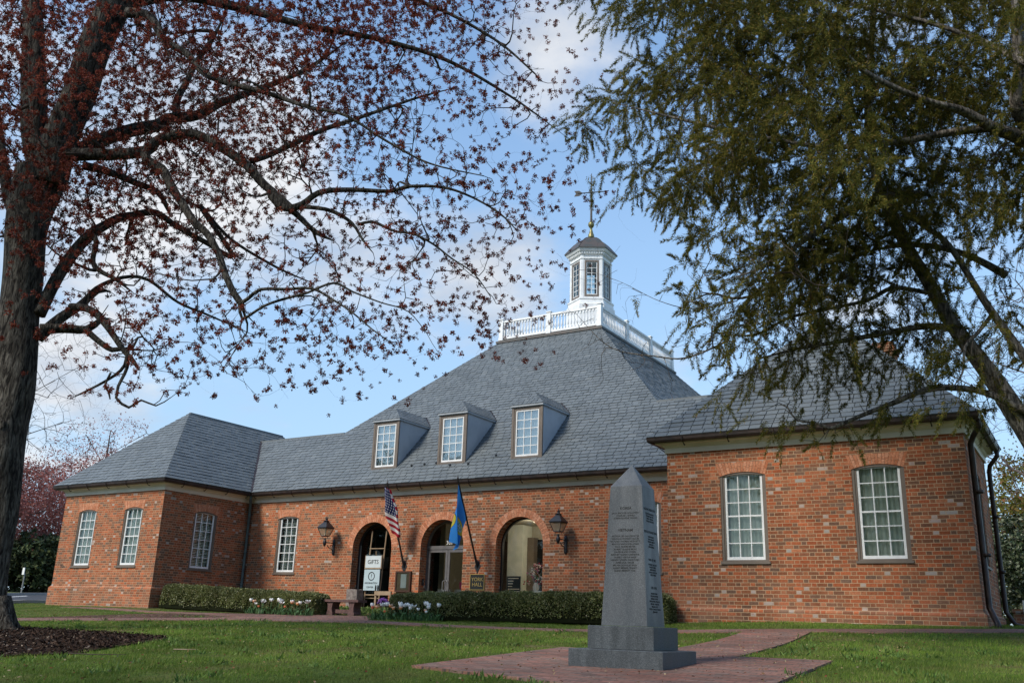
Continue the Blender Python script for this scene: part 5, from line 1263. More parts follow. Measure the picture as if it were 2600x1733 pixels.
class Tree:
    """limbs given by hand, twigs grown towards points spread through the crown"""
    def __init__(s): s.pos = []; s.par = []; s.rad = []; s.dir = []; s.limb = []
    def add_limb(s, pts, step=.12, attach=True):
        P_ = densify(pts, step); base = -1
        if attach and s.pos:
            A = np.array(s.pos); base = int(np.argmin(((A-P_[0][:3])**2).sum(1)))
        for i, p in enumerate(P_):
            s.par.append(base if i == 0 else len(s.pos)-1)
            q_ = P_[min(i+1, len(P_)-1)][:3]-P_[max(i-1, 0)][:3]
            s.pos.append(p[:3]); s.rad.append(p[3]); s.dir.append(q_/max(1e-6, np.linalg.norm(q_))); s.limb.append(True)
        return P_
    def grow(s, targets, step=.16, sag=.10, bend=.45, rmin=.0035, rmax_attach=.16, jit=.03):
        pos = np.zeros((len(s.pos)+len(targets)*12, 3)); n = len(s.pos); pos[:n] = s.pos
        ok = np.ones(len(pos), bool); ok[:n] = np.array(s.rad) < rmax_attach
        d0 = np.array([np.min(((pos[:n][ok[:n]]-t)**2).sum(1)) for t in targets])
        s.tips = []
        for ti in np.argsort(d0):
            t = targets[ti]
            d2 = ((pos[:n]-t)**2).sum(1); d2[~ok[:n]] = 1e9
            k = int(np.argmin(d2)); L = math.sqrt(d2[k])
            if L < .03: s.tips.append(k); continue
            p = pos[k]; c = p+np.array(s.dir[k])*L*bend; m = max(1, min(11, int(L/step)))
            prev = k; last = p
            for i in range(1, m+1):
                f = i/m; q_ = (1-f)**2*p+2*f*(1-f)*c+f*f*t
                if i < m: q_ = q_+rng.normal(0, jit*min(1, L), 3)
                q_[2] -= sag*L*math.sin(math.pi*f)*.5
                pos[n] = q_; dd = q_-last; s.pos.append(q_); s.par.append(prev); s.rad.append(rmin); s.dir.append(dd/max(1e-6, np.linalg.norm(dd))); s.limb.append(False)
                prev = n; last = q_; n += 1
            s.tips.append(prev)
    def finish(s, rmin=.0035, pw=.42):
        n = len(s.pos); cnt = np.zeros(n); kids = np.zeros(n, int)
        for i in range(n):
            if s.par[i] >= 0: kids[s.par[i]] += 1
        cnt[kids == 0] = 1
        for i in range(n-1, -1, -1):
            if s.par[i] >= 0: cnt[s.par[i]] += cnt[i]
        r = rmin*np.maximum(cnt, 1)**pw
        lim = np.array(s.limb); rad = np.array(s.rad); r[lim] = np.maximum(rad[lim], 0.004)
        for i in range(n):                           # a twig is never thicker than what bears it
            p = s.par[i]
            if p >= 0 and not lim[i]: r[i] = min(r[i], r[p]*.85)
        s.r = r; s.P = np.array(s.pos); s.N = n; s.kids = kids
    def mesh(s, only_twigs=True, side_thin=3, side_thick=6, thick=.02):
        par = np.array(s.par); i = np.arange(s.N); keep = par >= 0
        if only_twigs: keep &= ~np.array(s.limb)
        i = i[keep]; p = par[keep]; rb = s.r[i]; ra = np.minimum(s.r[p], rb*1.6)
        big = rb > thick; out = []
        V = []; Fq = []; k = 0
        for sel, sd in ((~big, side_thin), (big, side_thick)):
            if sel.any():
                v, f = tubes((s.P[p[sel]], s.P[i[sel]], ra[sel], rb[sel]), sd); V.append(v); Fq.append(f+k); k += len(v)
        return np.concatenate(V), np.concatenate(Fq)
def limb_mesh(mb, P_, sides, lump=.06, fluted=0.):
    """tapering limb with uneven girth"""
    pts = [Vector(p[:3]) for p in P_]; k = len(mb.v); ref = None
    ph = rng.random(6)*6.28
    for i, p in enumerate(pts):
        t = (pts[min(i+1, len(pts)-1)]-pts[max(i-1, 0)]).normalized()
        if ref is None: ref = t.orthogonal().normalized()
        ref = (ref-t*ref.dot(t)).normalized(); bb = t.cross(ref); z = i*.12
        for j in range(sides):
            a = 2*math.pi*j/sides
            g = 1+lump*math.sin(2*a+ph[0]+z*1.3)+lump*.7*math.sin(3*a+ph[1]-z*2.1)+lump*.8*math.sin(z*3.1+ph[2]+a)+fluted*math.sin(9*a+ph[3]+.6*math.sin(z*2))
            mb.v.append(tuple(p+(ref*math.cos(a)+bb*math.sin(a))*P_[i][3]*g))
    for i in range(len(pts)-1):
        for j in range(sides): mb.f.append([k+i*sides+j, k+i*sides+(j+1) % sides, k+(i+1)*sides+(j+1) % sides, k+(i+1)*sides+j]); mb.mi.append(0)
    mb.f += [[k+j for j in range(sides)][::-1], [k+(len(pts)-1)*sides+j for j in range(sides)]]; mb.mi += [0, 0]
def rand_units(n):
    v = rng.normal(size=(n, 3)); return v/np.linalg.norm(v, axis=1, keepdims=True)
def leaf_quads(c, d, length, width):
    """lozenge leaves at c pointing along d"""
    n = len(c); s = np.cross(d, rand_units(n)); s /= np.maximum(np.linalg.norm(s, axis=1, keepdims=True), 1e-6)
    length = np.broadcast_to(np.asarray(length, float).reshape(-1, 1), (n, 1)); width = np.broadcast_to(np.asarray(width, float).reshape(-1, 1), (n, 1))
    v = np.stack([c, c+d*length*.45+s*width, c+d*length, c+d*length*.45-s*width], 1).reshape(-1, 3)
    return v, np.arange(4*n).reshape(n, 4)
def blade_tris(c, d, length, width):
    n = len(c); s = np.cross(d, rand_units(n)); s /= np.maximum(np.linalg.norm(s, axis=1, keepdims=True), 1e-6)
    length = np.asarray(length, float).reshape(-1, 1); width = np.asarray(width, float).reshape(-1, 1)
    return np.stack([c-s*width, c+s*width, c+d*length], 1).reshape(-1, 3), np.arange(3*n).reshape(n, 3)
def fill_poly(poly, n):
    P_ = np.array(poly); lo, hi = P_.min(0), P_.max(0); out = []
    while sum(len(o) for o in out) < n:
        q_ = lo+(hi-lo)*rng.random((n*2, 2)); out.append(q_[in_poly(q_[:, 0], q_[:, 1], poly)])
    return np.concatenate(out)[:n]
RV = np.array([math.cos(YAW), -math.sin(YAW), 0]); FV = np.array([math.sin(YAW), math.cos(YAW), 0])   # across and through both big crowns

def bark(name, c1, c2, c3, vs=7., bump=.9, lichen=.0):
    mt = bpy.data.materials.new(name); mt.use_nodes = True
    q = NT(mt.node_tree); b = q.n['Principled BSDF']; b.inputs['Roughness'].default_value = .9; b.inputs['Specular IOR Level'].default_value = .12
    pos = q.new('ShaderNodeNewGeometry').outputs['Position']; x, y, z = q.sep(pos)
    st = q.xyz(q.m('MULTIPLY', x, vs*2.6), q.m('MULTIPLY', y, vs*2.6), q.m('MULTIPLY', z, vs*.5))
    n1 = q.noise(st, 1., 7, .62, .8); n2 = q.noise(pos, 2.2, 5)
    col = q.ramp(n1, [(.40, c1), (.50, c2), (.63, c3)])
    k = q.mr(n2, .3, .7, .72, 1.25); col = q.mix(1., col, q.xyz(k, k, k), 'MULTIPLY')
    q.l.new(col, b.inputs['Base Color'])
    bn = q.new('ShaderNodeBump'); bn.inputs['Strength'].default_value = bump; bn.inputs['Distance'].default_value = .10
    q.l.new(n1, bn.inputs['Height']); q.l.new(bn.outputs[0], b.inputs['Normal'])
    return mt
MT['maple_bark'] = bark('maple_bark', (.018, .015, .013), (.070, .061, .050), (.145, .13, .108), 8., 1.0)
MT['twig'] = material('twig_bark', (.055, .042, .036), .9, .1, (.085, .068, .055), 3.)
MT['cedar_bark'] = bark('cedar_bark', (.065, .056, .048), (.19, .165, .14), (.35, .31, .26), 9.)
MT['cedar_twig'] = material('cedar_twig', (.055, .042, .035), .9, .1, (.11, .092, .078), 2.)
MT['blossom'] = island_material('maple_blossom', [(0, (.10, .018, .015)), (.35, (.165, .030, .021)), (.6, (.235, .055, .028)), (.85, (.13, .034, .019)), (1, (.30, .10, .045))], .7, .15, .35, .35, .30)
MT['cedar_leaf'] = island_material('cedar_foliage', [(0, (.050, .060, .014)), (.3, (.085, .092, .018)), (.6, (.130, .122, .022)), (.82, (.185, .155, .028)), (.93, (.25, .175, .036)), (1, (.22, .115, .034))], .7, .15, .9, .42, .35)

# ---- the red maple
TM = np.array([-16.65, 9.72, 0.])
maple = thing('maple_tree', 'large red maple in blossom with a thick furrowed trunk rising from the mulch bed', 'tree', (-16.65, 9.72, zf(-16.65, 9.72)))
T = Tree(); mb = MB(); off = {}
depth_of = dict(trunk=(0, 0), stem1=(.05, .8), stem1b=(.2, -.6), stem2=(-.1, -.8), stemL=(.1, .8), A=(0, 1.6), A2=(.6, 1.2), B=(-.3, -1.2), B2=(-.6, -.9), B3=(-.5, -1.0), B4=(-.7, -1.4), C=(-.5, -2.2), C2=(-2.2, -3.2), C3=(-2.2, -2.8),
                D=(.1, 1.3), E=(.0, 1.8), E2=(.3, -.3), Fb=(0, .8), F2=(.2, -.9), F3=(.3, 1.6), G=(0, .5), G2=(.2, -.4), G3=(-.3, -.6), G4=(-.4, -.8), H=(-.8, -2.6), I=(-.6, .8), J=(-.5, 1.0), K=(-.6, -.2))
for name, pts in MAPLE_LIMBS:
    m_ = len(pts); d0, d1 = depth_of[name]; P3 = []
    for i, (a, b, r) in enumerate(pts):
        c = d0+(d1-d0)*i/(m_-1)
        k = 1+c/17.1                                   # the same limb a little nearer or farther
        P3.append(tuple(TM+RV*a+FV*c)+(b, ) if False else (*(TM+RV*(a*k)+FV*c)[:2], (b+.248)*k-.248, r*k))
    P3 = [(*p[:3], p[3]*(.88 if name == 'trunk' else .84)) for p in P3]
    if name == 'trunk':
        P3 = [(p[0]-.035, p[1]-.02, p[2], p[3]) for p in P3]
        x, y, z, r = P3[0]; P3 = [(x, y, z-.5, r*1.25), (x, y, z-.02, r*1.15)]+[(x, y, z+.28, r*.90)]+P3[1:]
    if name not in ('stem1', 'stem1b', 'stem2', 'stemL', 'K', 'trunk'): P3[-1] = (*P3[-1][:3], min(P3[-1][3], .008))
    D_ = T.add_limb(P3, .12); r0 = D_[0][3]
    limb_mesh(mb, D_, 28 if name == 'trunk' else (18 if r0 > .18 else 10 if r0 > .07 else 8), .05 if name == 'trunk' else .07, .02 if name == 'trunk' else 0)
# root flare and knot
for a in (.3, 1.5, 2.7, 3.9, 5.0):
    cx, cy = T.pos[4][0], T.pos[4][1]; d = np.array([math.cos(a), math.sin(a)]); g = zf(cx, cy)
    limb_mesh(mb, densify([(cx+d[0]*.18, cy+d[1]*.18, g+.55, .16), (cx+d[0]*.34, cy+d[1]*.34, g+.22, .15), (cx+d[0]*.52, cy+d[1]*.52, g+.03, .11), (cx+d[0]*.85, cy+d[1]*.85, g-.12, .06)], .1), 10)
kz = 3.55-.248; kp = np.array([TM+RV*(.30)])[0]
tr_ = np.array([p for p, l in zip(T.pos[:60], T.limb[:60])]); ki = int(np.argmin(np.abs(tr_[:, 2]-2.95))); kc = tr_[ki]-FV*(T.rad[ki]*.97)
vs, fs = [], []
for i, (rr_, dd) in enumerate(((.16, -.05), (.13, .02), (.10, .045), (.06, .02), (.035, -.05), (.0, -.08))):
    for j in range(14):
        a = 2*math.pi*j/14; w = 1+.1*math.sin(3*a+i); vs.append(kc+RV*(rr_*w*math.cos(a))+np.array([0, 0, rr_*w*1.15*math.sin(a)])-FV*dd)
for i in range(5):
    for j in range(14): fs.append([i*14+j, i*14+(j+1) % 14, (i+1)*14+(j+1) % 14, (i+1)*14+j])
mb.add(vs, fs)
mb.build('trunk', MT['maple_bark'], maple, True)
def spread_crown(poly, n, c_sig, T0, D0, c_mid=0.):
    q_ = fill_poly(poly, n); c = c_mid+rng.normal(0, c_sig, n); k = 1+c/D0
    P_ = T0+RV*(q_[:, :1]*k[:, None])+FV*c[:, None]; P_[:, 2] = (q_[:, 1]+.248)*k-.248
    return P_
T.grow(spread_crown(MAPLE_CROWN, 420, 1.4, TM, 17.1, -.3), .14, .06, .6, rmax_attach=.3, jit=.016)
tips0 = list(T.tips)
tg = np.concatenate([spread_crown(MAPLE_CROWN, 5600, 1.5, TM, 17.1, -.3), spread_crown(MAPLE_DENSE, 8000, 1.7, TM, 17.1, .1)])
T.grow(tg, .12, .10, .5, jit=.012); T.finish(.0088, .33)
v, f = T.mesh(); link('branches', np_mesh('branches', v-np.array(origin(maple)), f, MT['twig']), maple)
tips = T.P[T.tips]
extra = np.where((~np.array(T.limb)) & (rng.random(T.N) < .17) & (T.r < .012))[0]
cen = np.concatenate([tips, T.P[extra]]); cen = cen[rng.random(len(cen)) < .96]
k = 40; cc = np.repeat(cen, k, 0); d = rand_units(len(cc)); d[:, 2] -= .12
sz = np.repeat(rng.uniform(.65, 1.25, len(cen)), k)
v, f = leaf_quads(cc+rand_units(len(cc))*(.056*rng.random(len(cc))**.6*sz)[:, None], d, sz*rng.uniform(.022, .046, len(cc)), sz*rng.uniform(.0075, .0145, len(cc)))
link('blossom', np_mesh('blossom', v-np.array(origin(maple)), f, MT['blossom']), maple)

# ---- the cedar on the right
TC = np.array([1.0, 15.4, 0.])
cbase = TC+RV*1.35; cedar = thing('cedar_tree', 'wide old cedar with dark olive drooping sprays and leaning grey trunk', 'tree', (float(cbase[0]), float(cbase[1]), zf(cbase[0], cbase[1])))
T = Tree(); mb = MB()
dep = dict(T1=(.3, .9), L1=(-.2, -1.6), L2=(-.8, -1.8), L2b=(-1.0, -.2), L3=(.5, .9), L4=(.2, 1.2), L5=(.6, -.8), L6=(.6, .2), L6b=(.6, .5), L7=(.5, 1.2), L8=(.4, 1.4), L9=(.4, -.5), L10=(.0, .7), L11=(-1.4, -.6), L12=(.2, .6), N=(.9, 1.2), N2=(.2, .8))
for name, pts in CEDAR_LIMBS:
    m_ = len(pts); d0, d1 = dep[name]; P3 = []
    for i, (a, b, r) in enumerate(pts):
        c = d0+(d1-d0)*i/(m_-1); kk = 1+c/12.49
        P3.append((*(TC+RV*(a*kk)+FV*c)[:2], (b+.248)*kk-.248, r*kk))
    P3 = [(*p[:3], p[3]*(.5 if name in ('N', 'N2') else .78)) for p in P3]
    if name == 'T1':
        x, y, z, r = P3[0]; P3 = [(x+.1, y, zf(x, y)-.4, r*1.3)]+P3
    if name == 'L1':
        x, y, z, r = P3[0]; P3 = [(x+1.2, y+.5, zf(x, y)-.4, r*1.7), (x+.9, y+.3, 2.2, r*1.35)]+P3
    if name not in ('L1', 'T1'): P3[-1] = (*P3[-1][:3], min(P3[-1][3], .007))
    D_ = T.add_limb(P3, .10); r0 = D_[0][3]; limb_mesh(mb, D_, 20 if r0 > .15 else 10, .08)
mb.build('trunk', MT['cedar_bark'], cedar, True)
def clumps(poly, n, per, sig, sx, sz_):
    C_ = spread_crown(poly, n, sig, TC, 12.49, 0.)
    C_ = C_+RV*(np.clip((-4.0-((C_-TC)@RV))*.17, 0, .8))[:, None]
    P_ = np.repeat(C_, per, 0); g_ = rng.normal(size=P_.shape)
    return P_+RV*(g_[:, :1]*sx)+FV*(g_[:, 1:2]*sx)+np.array([0, 0, 1])*(g_[:, 2:]*sz_)
tg = np.concatenate([clumps(CEDAR_CROWN, 60, 16, 1.0, .26, .16), clumps(CEDAR_DENSE, 270, 20, 1.15, .30, .17)])
# hanging masses along the lower limbs
P_ = []
for name, n_, rad in (('L3', 230, .40), ('L4', 60, .26), ('L5', 420, .44), ('L6', 320, .38), ('L7', 260, .42), ('L10', 110, .45), ('L9', 50, .32), ('L8', 60, .5), ('L6b', 60, .3)):
    pts = np.array([p for nm, pp in CEDAR_LIMBS if nm == name for p in pp]); d0, d1 = dep[name]
    t = rng.random(n_)*(len(pts)-1); i0 = t.astype(int); fr = (t-i0)[:, None]; ab = pts[i0]*(1-fr)+pts[i0+1]*fr
    c = d0+(d1-d0)*t/(len(pts)-1); kk = 1+c/12.49
    q_ = TC+RV*(ab[:, :1]*kk[:, None])+FV*c[:, None]; q_[:, 2] = (ab[:, 1]+.248)*kk-.248
    P_.append(q_+rng.normal(0, rad, (n_, 3))*np.array([1, 1, .75])-np.array([0, 0, rad*.45]))
tg = np.concatenate([tg]+P_)
T.grow(tg[rng.permutation(len(tg))[:300]], .14, .1, .6, rmax_attach=.3, jit=.015)
T.grow(tg, .13, .16, .5, rmax_attach=.12, jit=.012); n_leafy = len(T.pos)
# bare twigs beyond the leaves, low on the left
bp = np.array([p for nm, pp in CEDAR_LIMBS if nm in ('N', 'N2') for p in pp])[:, :2]; q_ = bp[rng.integers(0, len(bp), 110)]+rng.normal(0, .34, (110, 2))
kk = 1+rng.normal(.07, .03, (110, 1)); q_ = np.concatenate([TC+RV*(q_[:, :1]*kk)+FV*((kk-1)*12.49)], 1)+np.array([0, 0, 1.])*((q_[:, 1:2]+.248)*kk-.248)
T.grow(q_, .10, .12, .6, rmax_attach=.03, jit=.03); T.finish(.0044, .36)
v, f = T.mesh(); link('branches', np_mesh('branches', v-np.array(origin(cedar)), f, MT['cedar_twig']), cedar)
tips = T.P[T.tips]; tipd = np.array([T.dir[i] for i in T.tips])
leafy = np.where((~np.array(T.limb)) & (T.r < .010))[0]
leafy = leafy[leafy < n_leafy]
lo_z = T.P[leafy][:, 2]
sel = leafy[rng.random(len(leafy)) < np.where(lo_z > 5.0, .95, .56)]
sel = np.concatenate([sel, sel[rng.random(len(sel)) < .08]])
# drooping feathery sprays: an axis with fine shoots along it
D_ = np.array(T.dir)[sel]; ax = D_*.5+rand_units(len(sel))*.55+np.array([0, 0, -.42])-RV*.15; ax /= np.linalg.norm(ax, axis=1, keepdims=True)
k = 180; L_ = rng.uniform(.20, .52, len(sel)); base = np.repeat(T.P[sel], k, 0); axr = np.repeat(ax, k, 0); Lr = np.repeat(L_, k)
t = rng.random(len(base)); sp = rand_units(len(base)); d = axr*.75+sp*.62; d /= np.linalg.norm(d, axis=1, keepdims=True)
c = base+axr*(t*Lr)[:, None]+sp*(rng.random(len(base))*.052*(1.1-t))[:, None]+np.array([0, 0, -.5])*(t*t*Lr*.35)[:, None]
v, f = blade_tris(c, d, rng.uniform(.025, .065, len(c)), rng.uniform(.0034, .0070, len(c)))
link('foliage', np_mesh('foliage', v-np.array(origin(cedar)), f, MT['cedar_leaf']), cedar)

# ---- trees beyond the hall
def plain_tree(name, label, x, y, h_, spread, n, trunk_r, barkm, leafm=None, leaf_n=0, leaf_len=.1, leaf_w=.03, group=None, base_f=.25, lean=(0, 0), cone=False, twigr=.012, droop=.05):
    g = zf(x, y); r = thing(name, label, 'tree', (x, y, g), group); T = Tree(); mb = MB()
    top = (x+lean[0], y+lean[1])
    main = [(x, y, g-.3, trunk_r*1.25), (x+lean[0]*.2, y+lean[1]*.2, g+h_*.25, trunk_r), (x+lean[0]*.6, y+lean[1]*.6, g+h_*.6, trunk_r*.55), (*top, g+h_*.93, trunk_r*.12)]
    limb_mesh(mb, T.add_limb(main, h_*.03), 8)
    for i in range(9):
        f_ = base_f+(.85-base_f)*i/9; a = i*2.4+rng.random(); R = spread*(1-(f_-base_f)*.9 if cone else math.sin(math.pi*(.25+.7*(f_-base_f)/(1-base_f))))*.75
        s0 = (x+lean[0]*f_, y+lean[1]*f_, g+h_*f_)
        limb_mesh(mb, T.add_limb([(*s0, trunk_r*.4*(1.1-f_)), (s0[0]+R*.5*math.cos(a), s0[1]+R*.5*math.sin(a), s0[2]+h_*.07, trunk_r*.25*(1.1-f_)), (s0[0]+R*math.cos(a), s0[1]+R*math.sin(a), s0[2]+h_*.14, trunk_r*.1)], h_*.05), 6)
    mb.build('trunk', barkm, r, True)
    u = rand_units(n)*(rng.random((n, 1))**.45)
    if cone:
        hh = rng.random(n)**1.3; R = spread*(1-hh*.92)*np.sqrt(rng.random(n)); a = rng.random(n)*6.28
        tg = np.stack([x+R*np.cos(a), y+R*np.sin(a), g+h_*(.06+.94*hh)], 1)
    else:
        tg = np.stack([x+lean[0]*.7+u[:, 0]*spread, y+lean[1]*.7+u[:, 1]*spread, g+h_*(base_f+(1-base_f)*.5)+u[:, 2]*h_*(1-base_f)*.52], 1)
    T.grow(tg, h_*.022, droop, .28, rmin=twigr, rmax_attach=9, jit=.02); T.finish(twigr, .36)
    v, f = T.mesh(True, 3, 4, .05); link('branches', np_mesh('branches', v-np.array(origin(r)), f, barkm), r)
    if leafm:
        c = T.P[T.tips]; c = c[rng.integers(0, len(c), leaf_n)]+rng.normal(0, h_*.022, (leaf_n, 3)); d = rand_units(leaf_n)
        v, f = leaf_quads(c, d, leaf_len*rng.uniform(.6, 1.3, leaf_n), leaf_w*rng.uniform(.7, 1.3, leaf_n))
        link('crown', np_mesh('crown', v-np.array(origin(r)), f, leafm), r)
    return r
MT['bare'] = material('bare_twigs', (.13, .105, .095), .9, .1, (.09, .075, .07), .8)
MT['redbud'] = island_material('red_buds', [(0, (.34, .12, .105)), (.5, (.42, .17, .14)), (1, (.30, .13, .11))], .8, .1, .5, .25, .3)
MT['evergreen'] = island_material('evergreen_leaf', [(0, (.03, .042, .017)), (.5, (.055, .070, .027)), (1, (.09, .105, .04))], .6, .2, .6, .4)
MT['olive'] = island_material('spring_leaf', [(0, (.10, .11, .02)), (.5, (.16, .15, .03)), (.8, (.20, .13, .04)), (1, (.22, .10, .05))], .7, .1, .4, .35, .3)
MT['holly'] = island_material('holly_leaf', [(0, (.02, .035, .014)), (.45, (.04, .06, .022)), (.8, (.13, .15, .08)), (1, (.30, .31, .22))], .5, .3, .6, .3)
MT['palebark'] = bark('pale_bark', (.06, .056, .05), (.13, .12, .105), (.20, .19, .165), 5., .5)
plain_tree('bare_tree', 'tall leafless tree showing between the maple trunk and the far roof', -54.5, 29.5, 17.5, 7.0, 1700, .17, MT['bare'], None, base_f=.28, lean=(.6, 0), twigr=.016)
plain_tree('bare_tree', 'leafless tree with reddish twigs beyond the road, behind the sign', -62, 42, 13, 5, 900, .25, MT['bare'], MT['redbud'], 7000, .16, .04, base_f=.25, twigr=.013)
plain_tree('redbud_tree', 'tree hazy with dark red buds beyond the road, nearest the far wing', -55.5, 36, 8.3, 4.4, 1300, .22, MT['bare'], MT['redbud'], 24000, .16, .045, base_f=.15, twigr=.014)
plain_tree('redbud_tree', 'smaller tree of dark red buds beside the maple trunk', -54.0, 29.6, 7.8, 4.0, 1200, .3, MT['palebark'], MT['redbud'], 22000, .16, .042, base_f=.25, twigr=.012)
for i, (x, y, h_, sp) in enumerate(((-52.5, 28.6, 2.6, 2.3), (-51.0, 31.5, 3.4, 2.4), (-53, 35.5, 3.9, 2.8), (-61, 36, 4.2, 4), (-66, 33, 4.6, 4.5), (-64, 44, 4.8, 5), (-58, 27, 3.4, 3.5))):
    plain_tree('evergreen_shrub', ('dark evergreen shrub behind the small white road sign', 'dark evergreen shrub close to the corner of the far wing', 'dark evergreen shrub farthest back along the road', 'dark evergreen shrub behind the red budded trees', 'tall dark evergreen shrub low behind the maple trunk', 'broad dark evergreen shrub behind the corner of the far wing', 'dark evergreen shrub at the bend of the road')[i], x, y, h_, sp, 420, .12, MT['bare'], MT['evergreen'], 11000, .24, .07, 'evergreen shrubs beyond the road', -.12, cone=False, twigr=.012)
plain_tree('spring_tree', 'tree in olive and reddish young leaf beyond the right corner of the hall', -1.6, 45, 7.4, 3.6, 900, .2, MT['bare'], MT['olive'], 15000, .17, .05, None, .12, twigr=.012)
plain_tree('spring_tree', 'pale leafing tree farther off at the right edge', -1.0, 62, 11.0, 5.5, 900, .2, MT['bare'], MT['olive'], 9000, .17, .05, None, .12, twigr=.012)
plain_tree('bare_tree', 'leafless grey tree above the low wall right of the hall', -.9, 38, 13.5, 4.6, 1500, .2, MT['bare'], None, 0, base_f=.3, twigr=.012)
plain_tree('holly_bush', 'holly bush with pale edged leaves behind the low brick wall', -1.55, 30.5, 3.3, 1.5, 500, .08, MT['bare'], MT['holly'], 14000, .11, .035, None, .05, twigr=.01)
plain_tree('evergreen_shrub', 'dark evergreen shrub low behind the garden wall', -1.9, 40, 3.6, 3.0, 420, .1, MT['bare'], MT['evergreen'], 10000, .2, .06, 'evergreen shrubs beyond the road', .05, twigr=.012)
# trees on the green behind the viewpoint: their shade lies over the foreground and they show in the glass
for i, (x, y, h_, sp, ln, lb) in enumerate((
        (-38, -7, 11, 6, 15000, 'dense tree across the green mirrored in the lobby glass'), (-45, -9, 14, 7, 15000, 'dense tree across the green mirrored in the double door'),
        (-55, -8, 15, 7.5, 15000, 'dense tree across the green mirrored in the dark glass arch'), (-47, -24, 17, 8, 13000, 'tall dense tree farthest across the green'),
        (-29, -22, 13, 7, 11000, 'dense tree across the green behind the maple'), (-9, -10.5, 15, 6, 9000, 'spreading tree on the green shading the left lawn'), (1.0, -9.5, 15.5, 6, 11000, 'spreading tree on the green shading the monument'), (9, -9, 14, 5.5, 9000, 'spreading tree on the green shading the right lawn'))):
    plain_tree('shade_tree', lb, x, y, h_, sp, 500, .28, MT['bare'], MT['evergreen'], ln, .34, .12, 'trees on the green opposite the hall', .10 if i < 5 else .28, twigr=.016)
# low wall and lamp post right of the hall
lw = MB(); gz = .0; lw.box((XR1+.02, 26.3, -.4), (7, 26.62, .42)); lw.box((XR1+.0, 26.26, .42), (7.05, 26.66, .50))
setprops(lw.build('garden_wall', MT['brick'], None, False, (2.5, 26.4, -.2)), 'low brick garden wall running right from the corner of the hall', 'wall')
PX, PY = -1.15, 21.0; g = zf(PX, PY); k_ = .58
pl = thing('lamp_post', 'short black ribbed post standing before the low wall at the right edge', 'post', (PX, PY, g))
pr = [(.10, -.2), (.10, .15*k_), (.075, .2*k_), (.065, .5*k_), (.06, 1.55*k_), (.085, 1.58*k_)]+[(.085+.012*(i % 2), (1.60+.035*i)*k_) for i in range(12)]+[(.095, 2.03*k_), (.02, 2.08*k_)]
mb = MB(); mb.lathe((PX, PY, g), pr, 12); mb.build('post', MT['iron'], pl)
mb = MB(); mb.box((PX-.19, PY-.04, g+.25), (PX-.07, PY-.015, g+.50)); mb.build('notice', MT['paper'], pl)
mb = MB(); mb.box((PX-.068, PY-.12, g+.24), (PX-.03, PY-.08, g+.52)); mb.build('purple_edge', MT['purple'], pl)

